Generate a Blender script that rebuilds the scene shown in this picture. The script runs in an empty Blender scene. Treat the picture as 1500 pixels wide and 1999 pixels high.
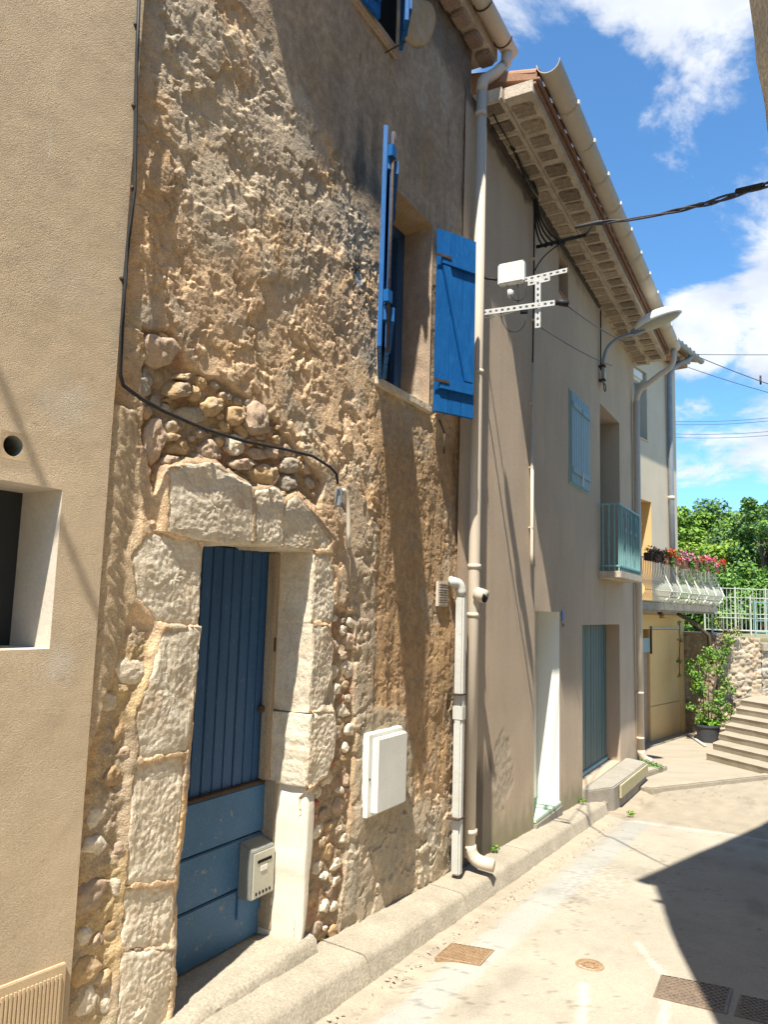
import bpy, bmesh, math, random
import numpy as np
from mathutils import Vector, Matrix

R = math.radians
S = bpy.context.scene
COL = S.collection

# ------------------------------------------------------------------ camera
F = 1500.0; PIT = R(7.1); ROL = R(1.7)
CAM = np.array([0, 0, 1.6])
fw = np.array([0, math.cos(PIT), math.sin(PIT)]); up0 = np.array([0, -math.sin(PIT), math.cos(PIT)]); rt0 = np.array([1, 0, 0.])
up_ = math.cos(ROL)*up0 - math.sin(ROL)*rt0; rt_ = math.cos(ROL)*rt0 + math.sin(ROL)*up0
cam = bpy.data.cameras.new('camera'); camo = bpy.data.objects.new('camera', cam); COL.objects.link(camo)
camo.matrix_world = Matrix(((rt_[0], up_[0], -fw[0], CAM[0]), (rt_[1], up_[1], -fw[1], CAM[1]), (rt_[2], up_[2], -fw[2], CAM[2]), (0, 0, 0, 1)))
cam.sensor_fit = 'VERTICAL'; cam.sensor_height = 36.0; cam.lens = 36.0*F/1999.0
cam.clip_start = 0.05; cam.clip_end = 2000
S.camera = camo

# ------------------------------------------------------------------ light
AL, IN = 0.48, 0.131                      # sun travel per metre down: along the street / into the left facades
a29 = R(29.3)
dv = np.array([math.sin(a29), math.cos(a29), 0]); nv = np.array([math.cos(a29), -math.sin(a29), 0])
L = AL*dv - IN*nv + np.array([0, 0, -1.0]); L /= np.linalg.norm(L)
elev = math.asin(-L[2]); azs = math.atan2(-L[0], -L[1])   # direction of the sun seen from the ground, from +Y
sun = bpy.data.lights.new('sun', 'SUN'); sun.energy = 5.0; sun.angle = R(0.5); sun.color = (1.0, 0.94, 0.82)
suno = bpy.data.objects.new('sun', sun); COL.objects.link(suno)
suno.rotation_euler = Vector(L).to_track_quat('-Z', 'Y').to_euler()

W = bpy.data.worlds.new('World'); S.world = W; W.use_nodes = True
nt = W.node_tree; nt.nodes.clear()
def N(t, **k):
    n = nt.nodes.new(t)
    for a, b in k.items(): setattr(n, a, b)
    return n
def LK(a, b): nt.links.new(a, b)
out = N('ShaderNodeOutputWorld'); bg = N('ShaderNodeBackground'); LK(bg.outputs[0], out.inputs[0])
sky = N('ShaderNodeTexSky', sky_type='NISHITA'); sky.sun_disc = False
sky.sun_elevation = elev; sky.sun_rotation = azs; sky.ozone_density = 2.6; sky.air_density = 1.0; sky.dust_density = 0.1
tc = N('ShaderNodeTexCoord')
def raydir(x, y):
    d = fw*F + rt_*(x-750) - up_*(y-999.5); return d/np.linalg.norm(d)
def mathn(op, a, b=None, c=None, clamp=False):
    m = N('ShaderNodeMath', operation=op); m.use_clamp = clamp
    for i, v in enumerate((a, b, c)):
        if v is None: continue
        if isinstance(v, (int, float)): m.inputs[i].default_value = v
        else: LK(v, m.inputs[i])
    return m.outputs[0]
sep = N('ShaderNodeSeparateXYZ'); LK(tc.outputs['Generated'], sep.inputs[0])
zc = mathn('MAXIMUM', sep.outputs[2], 0.0)
za = mathn('ADD', zc, 0.35)
cx = mathn('DIVIDE', sep.outputs[0], za); cy = mathn('DIVIDE', sep.outputs[1], za)
comb = N('ShaderNodeCombineXYZ'); LK(cx, comb.inputs[0]); LK(cy, comb.inputs[1])
n1 = N('ShaderNodeTexNoise'); n1.inputs['Scale'].default_value = 4.6; n1.inputs['Detail'].default_value = 12; n1.inputs['Roughness'].default_value = 0.62; n1.inputs['Distortion'].default_value = 0.35
LK(comb.outputs[0], n1.inputs['Vector'])
# cloud banks of the day (azimuth/elevation of their centres, angular radius)
banks = [(1080, 60, 8, .42), (1430, 130, 7, .30), (1260, 20, 5, .22), (1420, 430, 7, .44), (1480, 620, 5, .34), (1440, 800, 6, .40), (1450, 965, 6, .30), (1335, 640, 2.5, .35),
         (1230, 300, 8, -.45), (1180, 170, 4, -.25), (1350, 590, 4, -.30), (1430, 700, 2.5, -.22), (1345, 830, 5, -.35), (1380, 900, 5, -.2), (1250, 420, 7, -.3)]
acc = mathn('ADD', mathn('MULTIPLY', n1.outputs['Fac'], 2.3), -.52)
for (x, y, rad, w) in banks:
    d = raydir(x, y)
    vm = N('ShaderNodeVectorMath', operation='DOT_PRODUCT'); LK(tc.outputs['Generated'], vm.inputs[0]); vm.inputs[1].default_value = tuple(d)
    mr = N('ShaderNodeMapRange'); mr.interpolation_type = 'SMOOTHSTEP'
    LK(vm.outputs['Value'], mr.inputs['Value']); mr.inputs['From Min'].default_value = math.cos(R(rad*1.7)); mr.inputs['From Max'].default_value = 1.0
    mr.inputs['To Min'].default_value = 0; mr.inputs['To Max'].default_value = w
    acc = mathn('ADD', acc, mr.outputs[0])
mask = N('ShaderNodeMapRange'); mask.interpolation_type = 'SMOOTHSTEP'; LK(acc, mask.inputs['Value'])
mask.inputs['From Min'].default_value = 0.73; mask.inputs['From Max'].default_value = 1.12
n2 = N('ShaderNodeTexNoise'); n2.inputs['Scale'].default_value = 6; n2.inputs['Detail'].default_value = 6; LK(comb.outputs[0], n2.inputs['Vector'])
cr = N('ShaderNodeMapRange'); LK(n2.outputs['Fac'], cr.inputs['Value']); cr.inputs['From Min'].default_value = .35; cr.inputs['From Max'].default_value = .6
mc = N('ShaderNodeMix', data_type='RGBA'); LK(cr.outputs[0], mc.inputs[0]); mc.inputs[6].default_value = (.62, .68, .80, 1); mc.inputs[7].default_value = (.92, .95, 1.0, 1)
SKYS = 0.10
sk = N('ShaderNodeVectorMath', operation='MULTIPLY'); LK(sky.outputs[0], sk.inputs[0]); sk.inputs[1].default_value = (.70, 1.08, 1.28)
cl = N('ShaderNodeVectorMath', operation='SCALE'); LK(mc.outputs[2], cl.inputs[0]); cl.inputs['Scale'].default_value = 0.60/SKYS
mx = N('ShaderNodeMix', data_type='RGBA'); mk_ = mathn('MULTIPLY', mask.outputs[0], 0.93)
LK(mk_, mx.inputs[0]); LK(sk.outputs[0], mx.inputs[6]); LK(cl.outputs[0], mx.inputs[7])
LK(mx.outputs[2], bg.inputs[0]); bg.inputs[1].default_value = SKYS
S.view_settings.view_transform = 'Standard'; S.view_settings.look = 'None'; S.view_settings.gamma = 1
S.view_settings.exposure = 0.95; S.view_settings.use_curve_mapping = False

# ------------------------------------------------------------------ frames: each facade plane, x = along the street, -y = out of the wall
class Plane:
    def __init__(s, az, perp=None, pt=None):
        a = R(az); s.az = az
        s.d = np.array([math.sin(a), math.cos(a), 0]); s.n = np.array([math.cos(a), -math.sin(a), 0])
        s.o = -perp*s.n if pt is None else np.array([pt[0], pt[1], 0.])
        s.rot = math.atan2(s.d[1], s.d[0])
    def uv(s, x, y, off=0):
        r = raydir(x, y); t = (s.n@(s.o+off*s.n-CAM))/(s.n@r); p = CAM+t*r
        return (float((p-s.o)@s.d), float(p[2]))
    def w(s, u, off, z): return s.o + s.d*u + s.n*off + np.array([0, 0, z])
P1 = Plane(29.5, 2.26); P2 = Plane(29, 2.2)
PA = Plane(32, pt=(P1.o+P1.d*1.9+P1.n*.032)[:2])
P3 = Plane(40, pt=(3.38, 11.886))
def gpt(x, y, z):
    r = raydir(x, y); t = (z-CAM[2])/r[2]; return CAM+t*r

# ------------------------------------------------------------------ numpy noise
def pnoise(x, y, seed=0):
    xi = np.floor(x).astype(np.int64); yi = np.floor(y).astype(np.int64); xf = x-xi; yf = y-yi
    def g(ix, iy):
        h = (ix*374761393 + iy*668265263 + seed*974634777) & 0xffffffff
        h = ((h ^ (h >> 13))*1274126177) & 0xffffffff; h = (h ^ (h >> 16)) & 0xffff
        a = h*(2*math.pi/65536); return np.cos(a), np.sin(a)
    def dt(ix, iy, fx, fy):
        a, b = g(ix, iy); return a*fx+b*fy
    u = xf*xf*xf*(xf*(xf*6-15)+10); v = yf*yf*yf*(yf*(yf*6-15)+10)
    n00 = dt(xi, yi, xf, yf); n10 = dt(xi+1, yi, xf-1, yf); n01 = dt(xi, yi+1, xf, yf-1); n11 = dt(xi+1, yi+1, xf-1, yf-1)
    return (n00*(1-u)+n10*u)*(1-v)+(n01*(1-u)+n11*u)*v
def fbm(x, y, o=4, seed=0, g=.5):
    s = np.zeros_like(x, dtype=float); a = 1.; f = 1.
    for i in range(o): s += a*pnoise(x*f+i*17.3, y*f+i*9.1, seed+i); a *= g; f *= 2.03
    return s
def sstep(a, b, x):
    t = np.clip((x-a)/(b-a), 0, 1); return t*t*(3-2*t)
def sdpoly(x, y, poly):                       # signed distance, positive inside
    P = np.array(poly); d = np.full(x.shape, 1e9); ins = np.zeros(x.shape, bool)
    for i in range(len(P)):
        a = P[i]; b = P[(i+1) % len(P)]; e = b-a
        t = np.clip(((x-a[0])*e[0]+(y-a[1])*e[1])/(e@e+1e-12), 0, 1)
        d = np.minimum(d, np.hypot(x-a[0]-t*e[0], y-a[1]-t*e[1]))
        c = ((a[1] > y) != (b[1] > y)) & (x < (b[0]-a[0])*(y-a[1])/(b[1]-a[1]+1e-12)+a[0]); ins ^= c
    return np.where(ins, d, -d)

# ------------------------------------------------------------------ materials
def M(name, c1, c2=None, scale=6, rough=.9, bump=.2, bscale=60, fine=.18, metal=0, attr=None, stretch=(1, 1, 1), rnd=0, bdist=.01, spec=.3, det=6, bump2=0, b2scale=8, dirt=None):
    m = bpy.data.materials.new(name); m.use_nodes = True; t = m.node_tree; n = t.nodes; b = n['Principled BSDF']
    def nn(k, **kw):
        q = n.new(k)
        for a, v in kw.items(): setattr(q, a, v)
        return q
    lk = t.links.new
    tc = nn('ShaderNodeTexCoord'); mp = nn('ShaderNodeMapping'); mp.inputs['Scale'].default_value = stretch
    lk(tc.outputs['Object'], mp.inputs[0])
    if attr:
        at = nn('ShaderNodeAttribute', attribute_name=attr); colr = at.outputs['Color']
    else:
        n1 = nn('ShaderNodeTexNoise'); n1.inputs['Scale'].default_value = scale; n1.inputs['Detail'].default_value = det; n1.inputs['Roughness'].default_value = .65
        lk(mp.outputs[0], n1.inputs['Vector'])
        mr = nn('ShaderNodeMapRange'); lk(n1.outputs['Fac'], mr.inputs[0]); mr.inputs['From Min'].default_value = .35; mr.inputs['From Max'].default_value = .65
        mx = nn('ShaderNodeMix', data_type='RGBA'); lk(mr.outputs[0], mx.inputs[0]); mx.inputs[6].default_value = (*c1, 1); mx.inputs[7].default_value = (*(c2 or tuple(v*.8 for v in c1)), 1)
        colr = mx.outputs[2]
    if dirt:                                   # (colour, scale, lo, hi)
        nd = nn('ShaderNodeTexNoise'); nd.inputs['Scale'].default_value = dirt[1]; nd.inputs['Detail'].default_value = 8; nd.inputs['Roughness'].default_value = .7; lk(mp.outputs[0], nd.inputs['Vector'])
        md = nn('ShaderNodeMapRange'); lk(nd.outputs['Fac'], md.inputs[0]); md.inputs['From Min'].default_value = dirt[2]; md.inputs['From Max'].default_value = dirt[3]
        mx2 = nn('ShaderNodeMix', data_type='RGBA'); lk(md.outputs[0], mx2.inputs[0]); lk(colr, mx2.inputs[6]); mx2.inputs[7].default_value = (*dirt[0], 1); colr = mx2.outputs[2]
    if rnd:
        oi = nn('ShaderNodeObjectInfo'); hs = nn('ShaderNodeHueSaturation'); lk(colr, hs.inputs['Color'])
        m1 = nn('ShaderNodeMapRange'); lk(oi.outputs['Random'], m1.inputs[0]); m1.inputs['To Min'].default_value = 1-rnd; m1.inputs['To Max'].default_value = 1+rnd
        lk(m1.outputs[0], hs.inputs['Value']); colr = hs.outputs[0]
    if fine:
        nf = nn('ShaderNodeTexNoise'); nf.inputs['Scale'].default_value = bscale*1.6; nf.inputs['Detail'].default_value = 3; lk(tc.outputs['Object'], nf.inputs['Vector'])
        mf = nn('ShaderNodeMapRange'); lk(nf.outputs['Fac'], mf.inputs[0]); mf.inputs['From Min'].default_value = .3; mf.inputs['From Max'].default_value = .7
        mf.inputs['To Min'].default_value = 1-fine; mf.inputs['To Max'].default_value = 1+fine
        vs = nn('ShaderNodeVectorMath', operation='SCALE'); lk(colr, vs.inputs[0]); lk(mf.outputs[0], vs.inputs['Scale']); colr = vs.outputs[0]
    lk(colr, b.inputs['Base Color']); b.inputs['Roughness'].default_value = rough; b.inputs['Metallic'].default_value = metal
    b.inputs['Specular IOR Level'].default_value = spec
    if bump:
        nb = nn('ShaderNodeTexNoise'); nb.inputs['Scale'].default_value = bscale; nb.inputs['Detail'].default_value = 5; nb.inputs['Roughness'].default_value = .6; lk(tc.outputs['Object'], nb.inputs['Vector'])
        h = nb.outputs['Fac']
        bp = nn('ShaderNodeBump'); bp.inputs['Strength'].default_value = bump; bp.inputs['Distance'].default_value = bdist; lk(h, bp.inputs['Height'])
        if bump2:
            nb2 = nn('ShaderNodeTexNoise'); nb2.inputs['Scale'].default_value = b2scale; nb2.inputs['Detail'].default_value = 4; lk(mp.outputs[0], nb2.inputs['Vector'])
            bp2 = nn('ShaderNodeBump'); bp2.inputs['Strength'].default_value = bump2; bp2.inputs['Distance'].default_value = .03; lk(nb2.outputs['Fac'], bp2.inputs['Height']); lk(bp.outputs[0], bp2.inputs['Normal'])
            lk(bp2.outputs[0], b.inputs['Normal'])
        else: lk(bp.outputs[0], b.inputs['Normal'])
    return m
MT = dict(
    h1=M('old_plaster', None, attr='Col', bump=.8, bscale=120, fine=.26, bdist=.009),
    street=M('street_concrete', None, attr='Col', bump=.35, bscale=70, fine=.13, bdist=.006),
    attr_stone=M('rubble_masonry', None, attr='Col', bump=.5, bscale=60, fine=.2),
    renderAc=M('ochre_render_wall', None, attr='Col', bump=1.0, bscale=230, fine=.2, bdist=.010),
    renderA=M('ochre_render', (.60, .45, .285), (.55, .41, .255), scale=1.5, bump=.7, bscale=260, fine=.16, bdist=.006, dirt=((.55, .45, .33), 2.2, .55, .8)),
    render2=M('beige_render', (.50, .385, .285), (.455, .345, .255), scale=1.2, bump=.45, bscale=130, fine=.13, bdist=.006, stretch=(3, 3, .5), dirt=((.52, .43, .34), 1.2, .5, .9)),
    render3=M('cream_render', (.60, .52, .40), (.54, .47, .36), scale=1.6, bump=.5, bscale=70, fine=.16, bdist=.008),
    yellow=M('yellow_paint', (.76, .53, .24), (.70, .48, .225), scale=1.2, bump=.1, bscale=50, fine=.05),
    opp=M('grey_stone_render', (.60, .54, .42), (.46, .41, .32), scale=5, bump=.8, bscale=40, fine=.25, bdist=.02),
    limestone=M('limestone', (.74, .655, .52), (.62, .52, .39), scale=7, bump=.6, bscale=55, fine=.12, rnd=.06, bdist=.008, bump2=.5, b2scale=14, dirt=((.56, .43, .29), 4.5, .52, .68)),
    ochre=M('ochre_stone', (.50, .34, .17), (.42, .29, .17), scale=9, bump=.5, bscale=60, fine=.15, rnd=.15, dirt=((.48, .41, .32), 6, .5, .7)),
    pink=M('pinkish_stone', (.48, .35, .25), (.40, .30, .22), scale=9, bump=.5, bscale=60, fine=.15, rnd=.15, dirt=((.55, .47, .36), 7, .55, .7)),
    greystone=M('grey_stone', (.42, .36, .29), (.33, .28, .22), scale=9, bump=.5, bscale=60, fine=.15, rnd=.15),
    redbrick=M('red_brick', (.42, .15, .085), (.50, .22, .13), scale=12, bump=.4, bscale=60, fine=.15, dirt=((.5, .42, .33), 14, .6, .7)),
    whiteplaster=M('white_plaster', (.72, .66, .56), (.66, .59, .48), scale=3, bump=.15, bscale=50, fine=.05),
    whitewall=M('white_reveal_paint', (.80, .78, .73), (.76, .74, .69), scale=3, bump=.08, bscale=60, fine=.03),
    bluedark=M('navy_blue_paint', (.026, .08, .20), (.034, .10, .235), scale=5, rough=.45, bump=.25, bscale=60, fine=.12, stretch=(3, 3, .6), bdist=.003, dirt=((.17, .20, .22), 24, .60, .68)),
    bluedoor2=M('faded_blue_paint', (.05, .14, .285), (.065, .165, .32), scale=4, rough=.5, bump=.25, bscale=60, fine=.12, bdist=.003, dirt=((.26, .26, .24), 20, .61, .68)),
    blue=M('bright_blue_paint', (.006, .088, .29), (.010, .12, .36), scale=7, rough=.45, stretch=(5, 5, .8), bump=.22, bscale=30, fine=.06, bdist=.003, dirt=((.10, .24, .38), 18, .60, .70)),
    paleblue=M('pale_blue_shutter_paint', (.30, .42, .46), (.26, .37, .41), scale=6, rough=.6, bump=.15, fine=.08),
    teal=M('teal_metal_paint', (.24, .45, .45), (.20, .38, .39), scale=8, rough=.5, bump=.1, fine=.08),
    greendoor=M('grey_green_door_paint', (.125, .19, .18), (.10, .155, .15), scale=5, rough=.6, bump=.2, fine=.1, stretch=(4, 4, .5)),
    palegreen=M('pale_green_sill_paint', (.50, .66, .50), (.46, .60, .46), scale=5, rough=.6, bump=.1, fine=.06),
    pvc=M('beige_pvc', (.60, .52, .42), (.55, .47, .375), scale=5, rough=.5, bump=.05, fine=.05, stretch=(1, 1, .3)),
    whitepvc=M('white_pvc', (.58, .58, .54), (.50, .49, .44), scale=4, rough=.5, bump=.05, fine=.06, dirt=((.34, .31, .25), 9, .6, .78)),
    greymetal=M('zinc_grey', (.24, .26, .29), (.3, .32, .35), scale=8, rough=.45, bump=.05, fine=.06, metal=.3),
    white=M('white_plastic', (.78, .77, .72), (.70, .69, .63), scale=5, rough=.45, bump=.03, fine=.05, dirt=((.52, .49, .42), 8, .62, .8)),
    lampwhite=M('white_enamel', (.88, .88, .87), (.84, .84, .83), rough=.4, bump=0, fine=0),
    winreveal=M('warm_white_plaster', (.62, .55, .46), (.55, .48, .39), scale=4, bump=.2, bscale=50, fine=.06),
    galv=M('galvanised_white_steel', (.62, .62, .60), (.5, .5, .49), scale=30, rough=.5, bump=.1, fine=.05),
    black=M('black_cable_rubber', (.018, .018, .02), (.03, .03, .032), scale=20, rough=.6, bump=.1, fine=.05),
    wire=M('weathered_wire', (.10, .10, .115), (.07, .07, .08), scale=20, rough=.6, bump=0, fine=0),
    iron=M('rusty_iron', (.09, .055, .035), (.05, .035, .025), scale=30, rough=.8, bump=.4, fine=.2),
    castiron=M('worn_cast_iron', (.20, .155, .12), (.28, .21, .15), scale=25, rough=.55, bump=.4, fine=.2, metal=.25),
    rustgrate=M('rusty_cast_iron', (.27, .17, .095), (.33, .23, .14), scale=25, rough=.8, bump=.4, fine=.2),
    tile=M('terracotta_tile', (.42, .22, .13), (.33, .19, .125), scale=8, rough=.85, bump=.3, fine=.15, rnd=.2),
    soffit=M('soffit_mortar', (.62, .53, .42), (.46, .38, .30), scale=8, bump=.5, bscale=50, fine=.15),
    sbrick=M('soffit_brick', (.36, .28, .205), (.24, .18, .13), scale=14, bump=.8, bscale=50, fine=.25, rnd=.32, dirt=((.46, .38, .30), 12, .52, .66)),
    sbrick1=M('pink_soffit_brick', (.30, .195, .155), (.36, .26, .2), scale=10, bump=.6, bscale=50, fine=.2, rnd=.16),
    grime=M('black_grime', (.06, .05, .045), (.12, .1, .085), scale=14, bump=.5, fine=.2),
    rod=M('brown_tile_edge', (.22, .115, .08), (.28, .16, .11), scale=12, rough=.8, bump=.3, fine=.15),
    kerb=M('kerb_concrete', (.40, .35, .275), (.32, .28, .215), scale=5, bump=.8, bscale=55, fine=.2, bdist=.008, dirt=((.28, .25, .19), 4, .55, .75)),
    slabc=M('grey_concrete', (.35, .32, .27), (.28, .255, .21), scale=5, bump=.5, bscale=55, fine=.16, dirt=((.3, .27, .22), 5, .55, .75)),
    forec=M('forecourt_concrete', (.37, .32, .25), (.31, .27, .205), scale=1.6, bump=.3, bscale=60, fine=.13, stretch=(1, 3, 1), dirt=((.36, .32, .25), 2.2, .55, .75)),
    yellowkerb=M('yellowed_concrete', (.50, .44, .24), (.44, .39, .25), scale=8, bump=.4, fine=.15),
    mailbox=M('beige_enamel', (.52, .51, .42), (.47, .46, .38), scale=7, rough=.5, bump=.1, fine=.06, dirt=((.35, .3, .22), 14, .64, .72)),
    mailgrey=M('grey_mailbox_side', (.25, .25, .22), (.21, .21, .19), scale=7, rough=.5, bump=.1, fine=.06),
    dark=M('dark_interior', (.012, .012, .012), rough=.9, bump=0, fine=0),
    woodframe=M('weathered_wood', (.40, .33, .24), (.30, .23, .16), scale=6, bump=.4, fine=.15, stretch=(6, 6, .6)),
    flag=M('blue_number_plate', (.12, .18, .55), (.12, .18, .55), rough=.4, bump=0, fine=0),
    leafA=M('tree_leaf_mid', (.12, .235, .028), (.17, .29, .032), scale=.9, rough=.55, bump=0, fine=.3, bscale=1.5),
    leafB=M('tree_leaf_yellow_green', (.23, .33, .035), (.17, .27, .035), scale=.9, rough=.55, bump=0, fine=.3, bscale=1.5),
    leafC=M('tree_leaf_blue_green', (.06, .13, .05), (.09, .17, .06), scale=.9, rough=.6, bump=0, fine=.3, bscale=1.5),
    leafD=M('pot_plant_leaf', (.10, .22, .05), (.14, .28, .06), scale=6, rough=.5, bump=0, fine=.2),
    leafE=M('fresh_green_leaf', (.20, .42, .04), (.16, .34, .04), scale=6, rough=.5, bump=0, fine=.2),
    bark=M('bark', (.12, .09, .06), (.08, .06, .04), scale=10, bump=.6, fine=.2),
    red=M('red_petal', (.62, .035, .03), (.72, .09, .06), scale=30, rough=.6, bump=0, fine=0),
    pinkp=M('pink_petal', (.70, .16, .34), (.75, .3, .5), scale=30, rough=.6, bump=0, fine=0),
    terracotta=M('planter_terracotta', (.38, .18, .11), (.32, .15, .1), scale=8, bump=.1, fine=.1),
    pot=M('anthracite_pot', (.055, .06, .07), (.07, .075, .085), scale=8, rough=.6, bump=.05, fine=.05),
    glass=M('dark_window_glass', (.02, .025, .03), (.02, .025, .03), rough=.08, bump=0, fine=0, spec=.6),
    carw=M('silver_car_paint', (.55, .57, .60), (.55, .57, .6), rough=.3, bump=0, fine=0, spec=.6),
    whitefence=M('cream_white_railing_paint', (.52, .55, .47), (.46, .49, .42), rough=.5, bump=0, fine=0),
    earth=M('dry_ground', (.30, .25, .17), (.20, .20, .10), scale=.3, bump=.4, bscale=8, fine=.2, bdist=.05),
)
def hole_strip_mat():
    m = M('perforated_steel', (.62, .62, .60), (.5, .5, .49), scale=30, rough=.5, bump=0, fine=.05); return m

# ------------------------------------------------------------------ object helpers
def link(o, parent=None):
    COL.objects.link(o)
    if parent is not None: o.parent = parent
    return o
def tag(o, label=None, cat=None, group=None, kind=None):
    if label: o['label'] = label
    if cat: o['category'] = cat
    if group: o['group'] = group
    if kind: o['kind'] = kind
    return o
def thing(name, label, cat, loc=(0, 0, 0), rz=0, group=None):
    o = bpy.data.objects.new(name, None); o.empty_display_size = .2; COL.objects.link(o)
    o.location = loc; o.rotation_euler = (0, 0, rz); return tag(o, label, cat, group)
def house(name, label, P, cat='house'):
    return thing(name, label, cat, tuple(P.o), P.rot)
def V(u, off, z): return (u, -off, z)
class MB:
    def __init__(s): s.v = []; s.f = []; s.mi = []
    def add(s, vs, fs, mi=0):
        b = len(s.v); s.v += [tuple(map(float, q)) for q in vs]; s.f += [tuple(b+i for i in f) for f in fs]; s.mi += [mi]*len(fs); return s
    def box(s, u0, u1, o0, o1, z0, z1, mi=0, jit=0, rg=random):
        c = [(u, -o, z) for z in (z0, z1) for o in (o0, o1) for u in (u0, u1)]
        if jit: c = [tuple(a+rg.uniform(-jit, jit) for a in q) for q in c]
        # y = -off ; order: (u0,o0)(u1,o0)(u0,o1)(u1,o1)
        return s.add(c, [(0, 1, 3, 2), (4, 6, 7, 5), (0, 4, 5, 1), (2, 3, 7, 6), (0, 2, 6, 4), (1, 5, 7, 3)], mi)
    def tube(s, pts, r, n=8, mi=0, cap=True):
        pts = [Vector(p) for p in pts]; rr = r if hasattr(r, '__len__') else [r]*len(pts); vs = []; prev = None
        for i, p in enumerate(pts):
            t = (pts[min(i+1, len(pts)-1)]-pts[max(i-1, 0)]).normalized()
            if prev is None: a = t.orthogonal().normalized()
            else: a = (prev-t*prev.dot(t)).normalized()
            prev = a; b = t.cross(a)
            for k in range(n):
                q = 2*math.pi*k/n; vs.append(p+(a*math.cos(q)+b*math.sin(q))*rr[i])
        fs = [(i*n+k, i*n+(k+1) % n, (i+1)*n+(k+1) % n, (i+1)*n+k) for i in range(len(pts)-1) for k in range(n)]
        if cap: fs += [tuple(range(n-1, -1, -1)), tuple((len(pts)-1)*n+k for k in range(n))]
        return s.add(vs, fs, mi)
    def build(s, name, mat, parent=None, smooth=False, bevel=0, loc=None, rot=None):
        me = bpy.data.meshes.new(name); me.from_pydata(s.v, [], s.f); 
        for m in (mat if isinstance(mat, (list, tuple)) else [mat]): me.materials.append(m)
        if any(s.mi): me.polygons.foreach_set('material_index', s.mi)
        bm = bmesh.new(); bm.from_mesh(me); bmesh.ops.recalc_face_normals(bm, faces=bm.faces)
        if bevel: bmesh.ops.bevel(bm, geom=list(bm.edges), offset=bevel, segments=2, affect='EDGES', clamp_overlap=True)
        bm.to_mesh(me); bm.free()
        if smooth: me.polygons.foreach_set('use_smooth', [True]*len(me.polygons))
        me.update(); o = bpy.data.objects.new(name, me); link(o, parent)
        if loc is not None: o.location = loc
        if rot is not None: o.rotation_euler = rot
        return o
def bx(name, mat, parent, u0, u1, o0, o1, z0, z1, bevel=.004, **k):
    return MB().box(u0, u1, o0, o1, z0, z1, **k).build(name, mat, parent, bevel=bevel)
def tube(name, mat, parent, pts, r, n=8): return MB().tube(pts, r, n).build(name, mat, parent, smooth=True)
def shade_auto(o, ang=40):
    me = o.data; me.polygons.foreach_set('use_smooth', [True]*len(me.polygons))
    try: me.set_sharp_from_angle(angle=R(ang))
    except Exception: pass
def arc(p0, p1, p2, n=8):
    p0, p1, p2 = map(Vector, (p0, p1, p2)); return [((1-t)**2)*p0+2*t*(1-t)*p1+t*t*p2 for t in [i/n for i in range(n+1)]]
def sag(p0, p1, s, n=16):
    p0, p1 = Vector(p0), Vector(p1); return [p0.lerp(p1, i/n)-Vector((0, 0, s*4*(i/n)*(1-i/n))) for i in range(n+1)]

def gridwall(name, mat, parent, us, zs, holes, hfun=None, cfun=None, smooth=False, off=0.):
    """sheet on the facade with rectangular openings (u0,u1,z0,z1); us/zs are snapped to the opening edges"""
    us = np.array(us, float); zs = np.array(zs, float)
    for h in holes:
        for e in h[:2]: us[np.argmin(abs(us-e))] = e
        for e in h[2:]: zs[np.argmin(abs(zs-e))] = e
    us.sort(); zs.sort()
    U, Z = np.meshgrid(us, zs); nu, nz = len(us), len(zs)
    H = (hfun(U, Z) if hfun else np.zeros_like(U)) + off
    co = np.stack([U, -H, Z], -1).reshape(-1, 3)
    uc = (us[1:]+us[:-1])/2; zc_ = (zs[1:]+zs[:-1])/2; UC, ZC = np.meshgrid(uc, zc_)
    keep = np.ones_like(UC, bool)
    for h in holes: keep &= ~((UC > h[0]) & (UC < h[1]) & (ZC > h[2]) & (ZC < h[3]))
    i = np.arange((nz-1)*(nu-1)); r = i//(nu-1); c = i % (nu-1); a = r*nu+c
    q = np.stack([a, a+1, a+nu+1, a+nu], -1)[keep.reshape(-1)]
    me = bpy.data.meshes.new(name); me.vertices.add(len(co)); me.vertices.foreach_set('co', co.reshape(-1))
    me.loops.add(q.size); me.loops.foreach_set('vertex_index', q.reshape(-1).astype(np.int32))
    me.polygons.add(len(q)); me.polygons.foreach_set('loop_start', np.arange(0, q.size, 4, dtype=np.int32)); 
    me.update(calc_edges=True); me.materials.append(mat)
    if smooth: me.polygons.foreach_set('use_smooth', np.ones(len(q), bool))
    if cfun is not None:
        C = np.clip(cfun(U, Z, H), 0, 1).reshape(-1, 3); at = me.color_attributes.new('Col', 'FLOAT_COLOR', 'POINT')
        at.data.foreach_set('color', np.concatenate([C, np.ones((len(C), 1))], 1).reshape(-1).astype(np.float32))
    me.validate(); o = bpy.data.objects.new(name, me); return link(o, parent)
def reveal(name, mat, parent, h, depth, off=0., off0=.0, back=None, mats=None):
    u0, u1, z0, z1 = h; m = MB()
    quads = [[(u0, off0, z0), (u0, off0, z1), (u0, off-depth, z1), (u0, off-depth, z0)], [(u1, off0, z0), (u1, off0, z1), (u1, off-depth, z1), (u1, off-depth, z0)],
             [(u0, off0, z0), (u1, off0, z0), (u1, off-depth, z0), (u0, off-depth, z0)], [(u0, off0, z1), (u1, off0, z1), (u1, off-depth, z1), (u0, off-depth, z1)]]
    for q in quads: m.add([V(*p) for p in q], [(0, 1, 2, 3)])
    return m.build(name, mat, parent)

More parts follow.
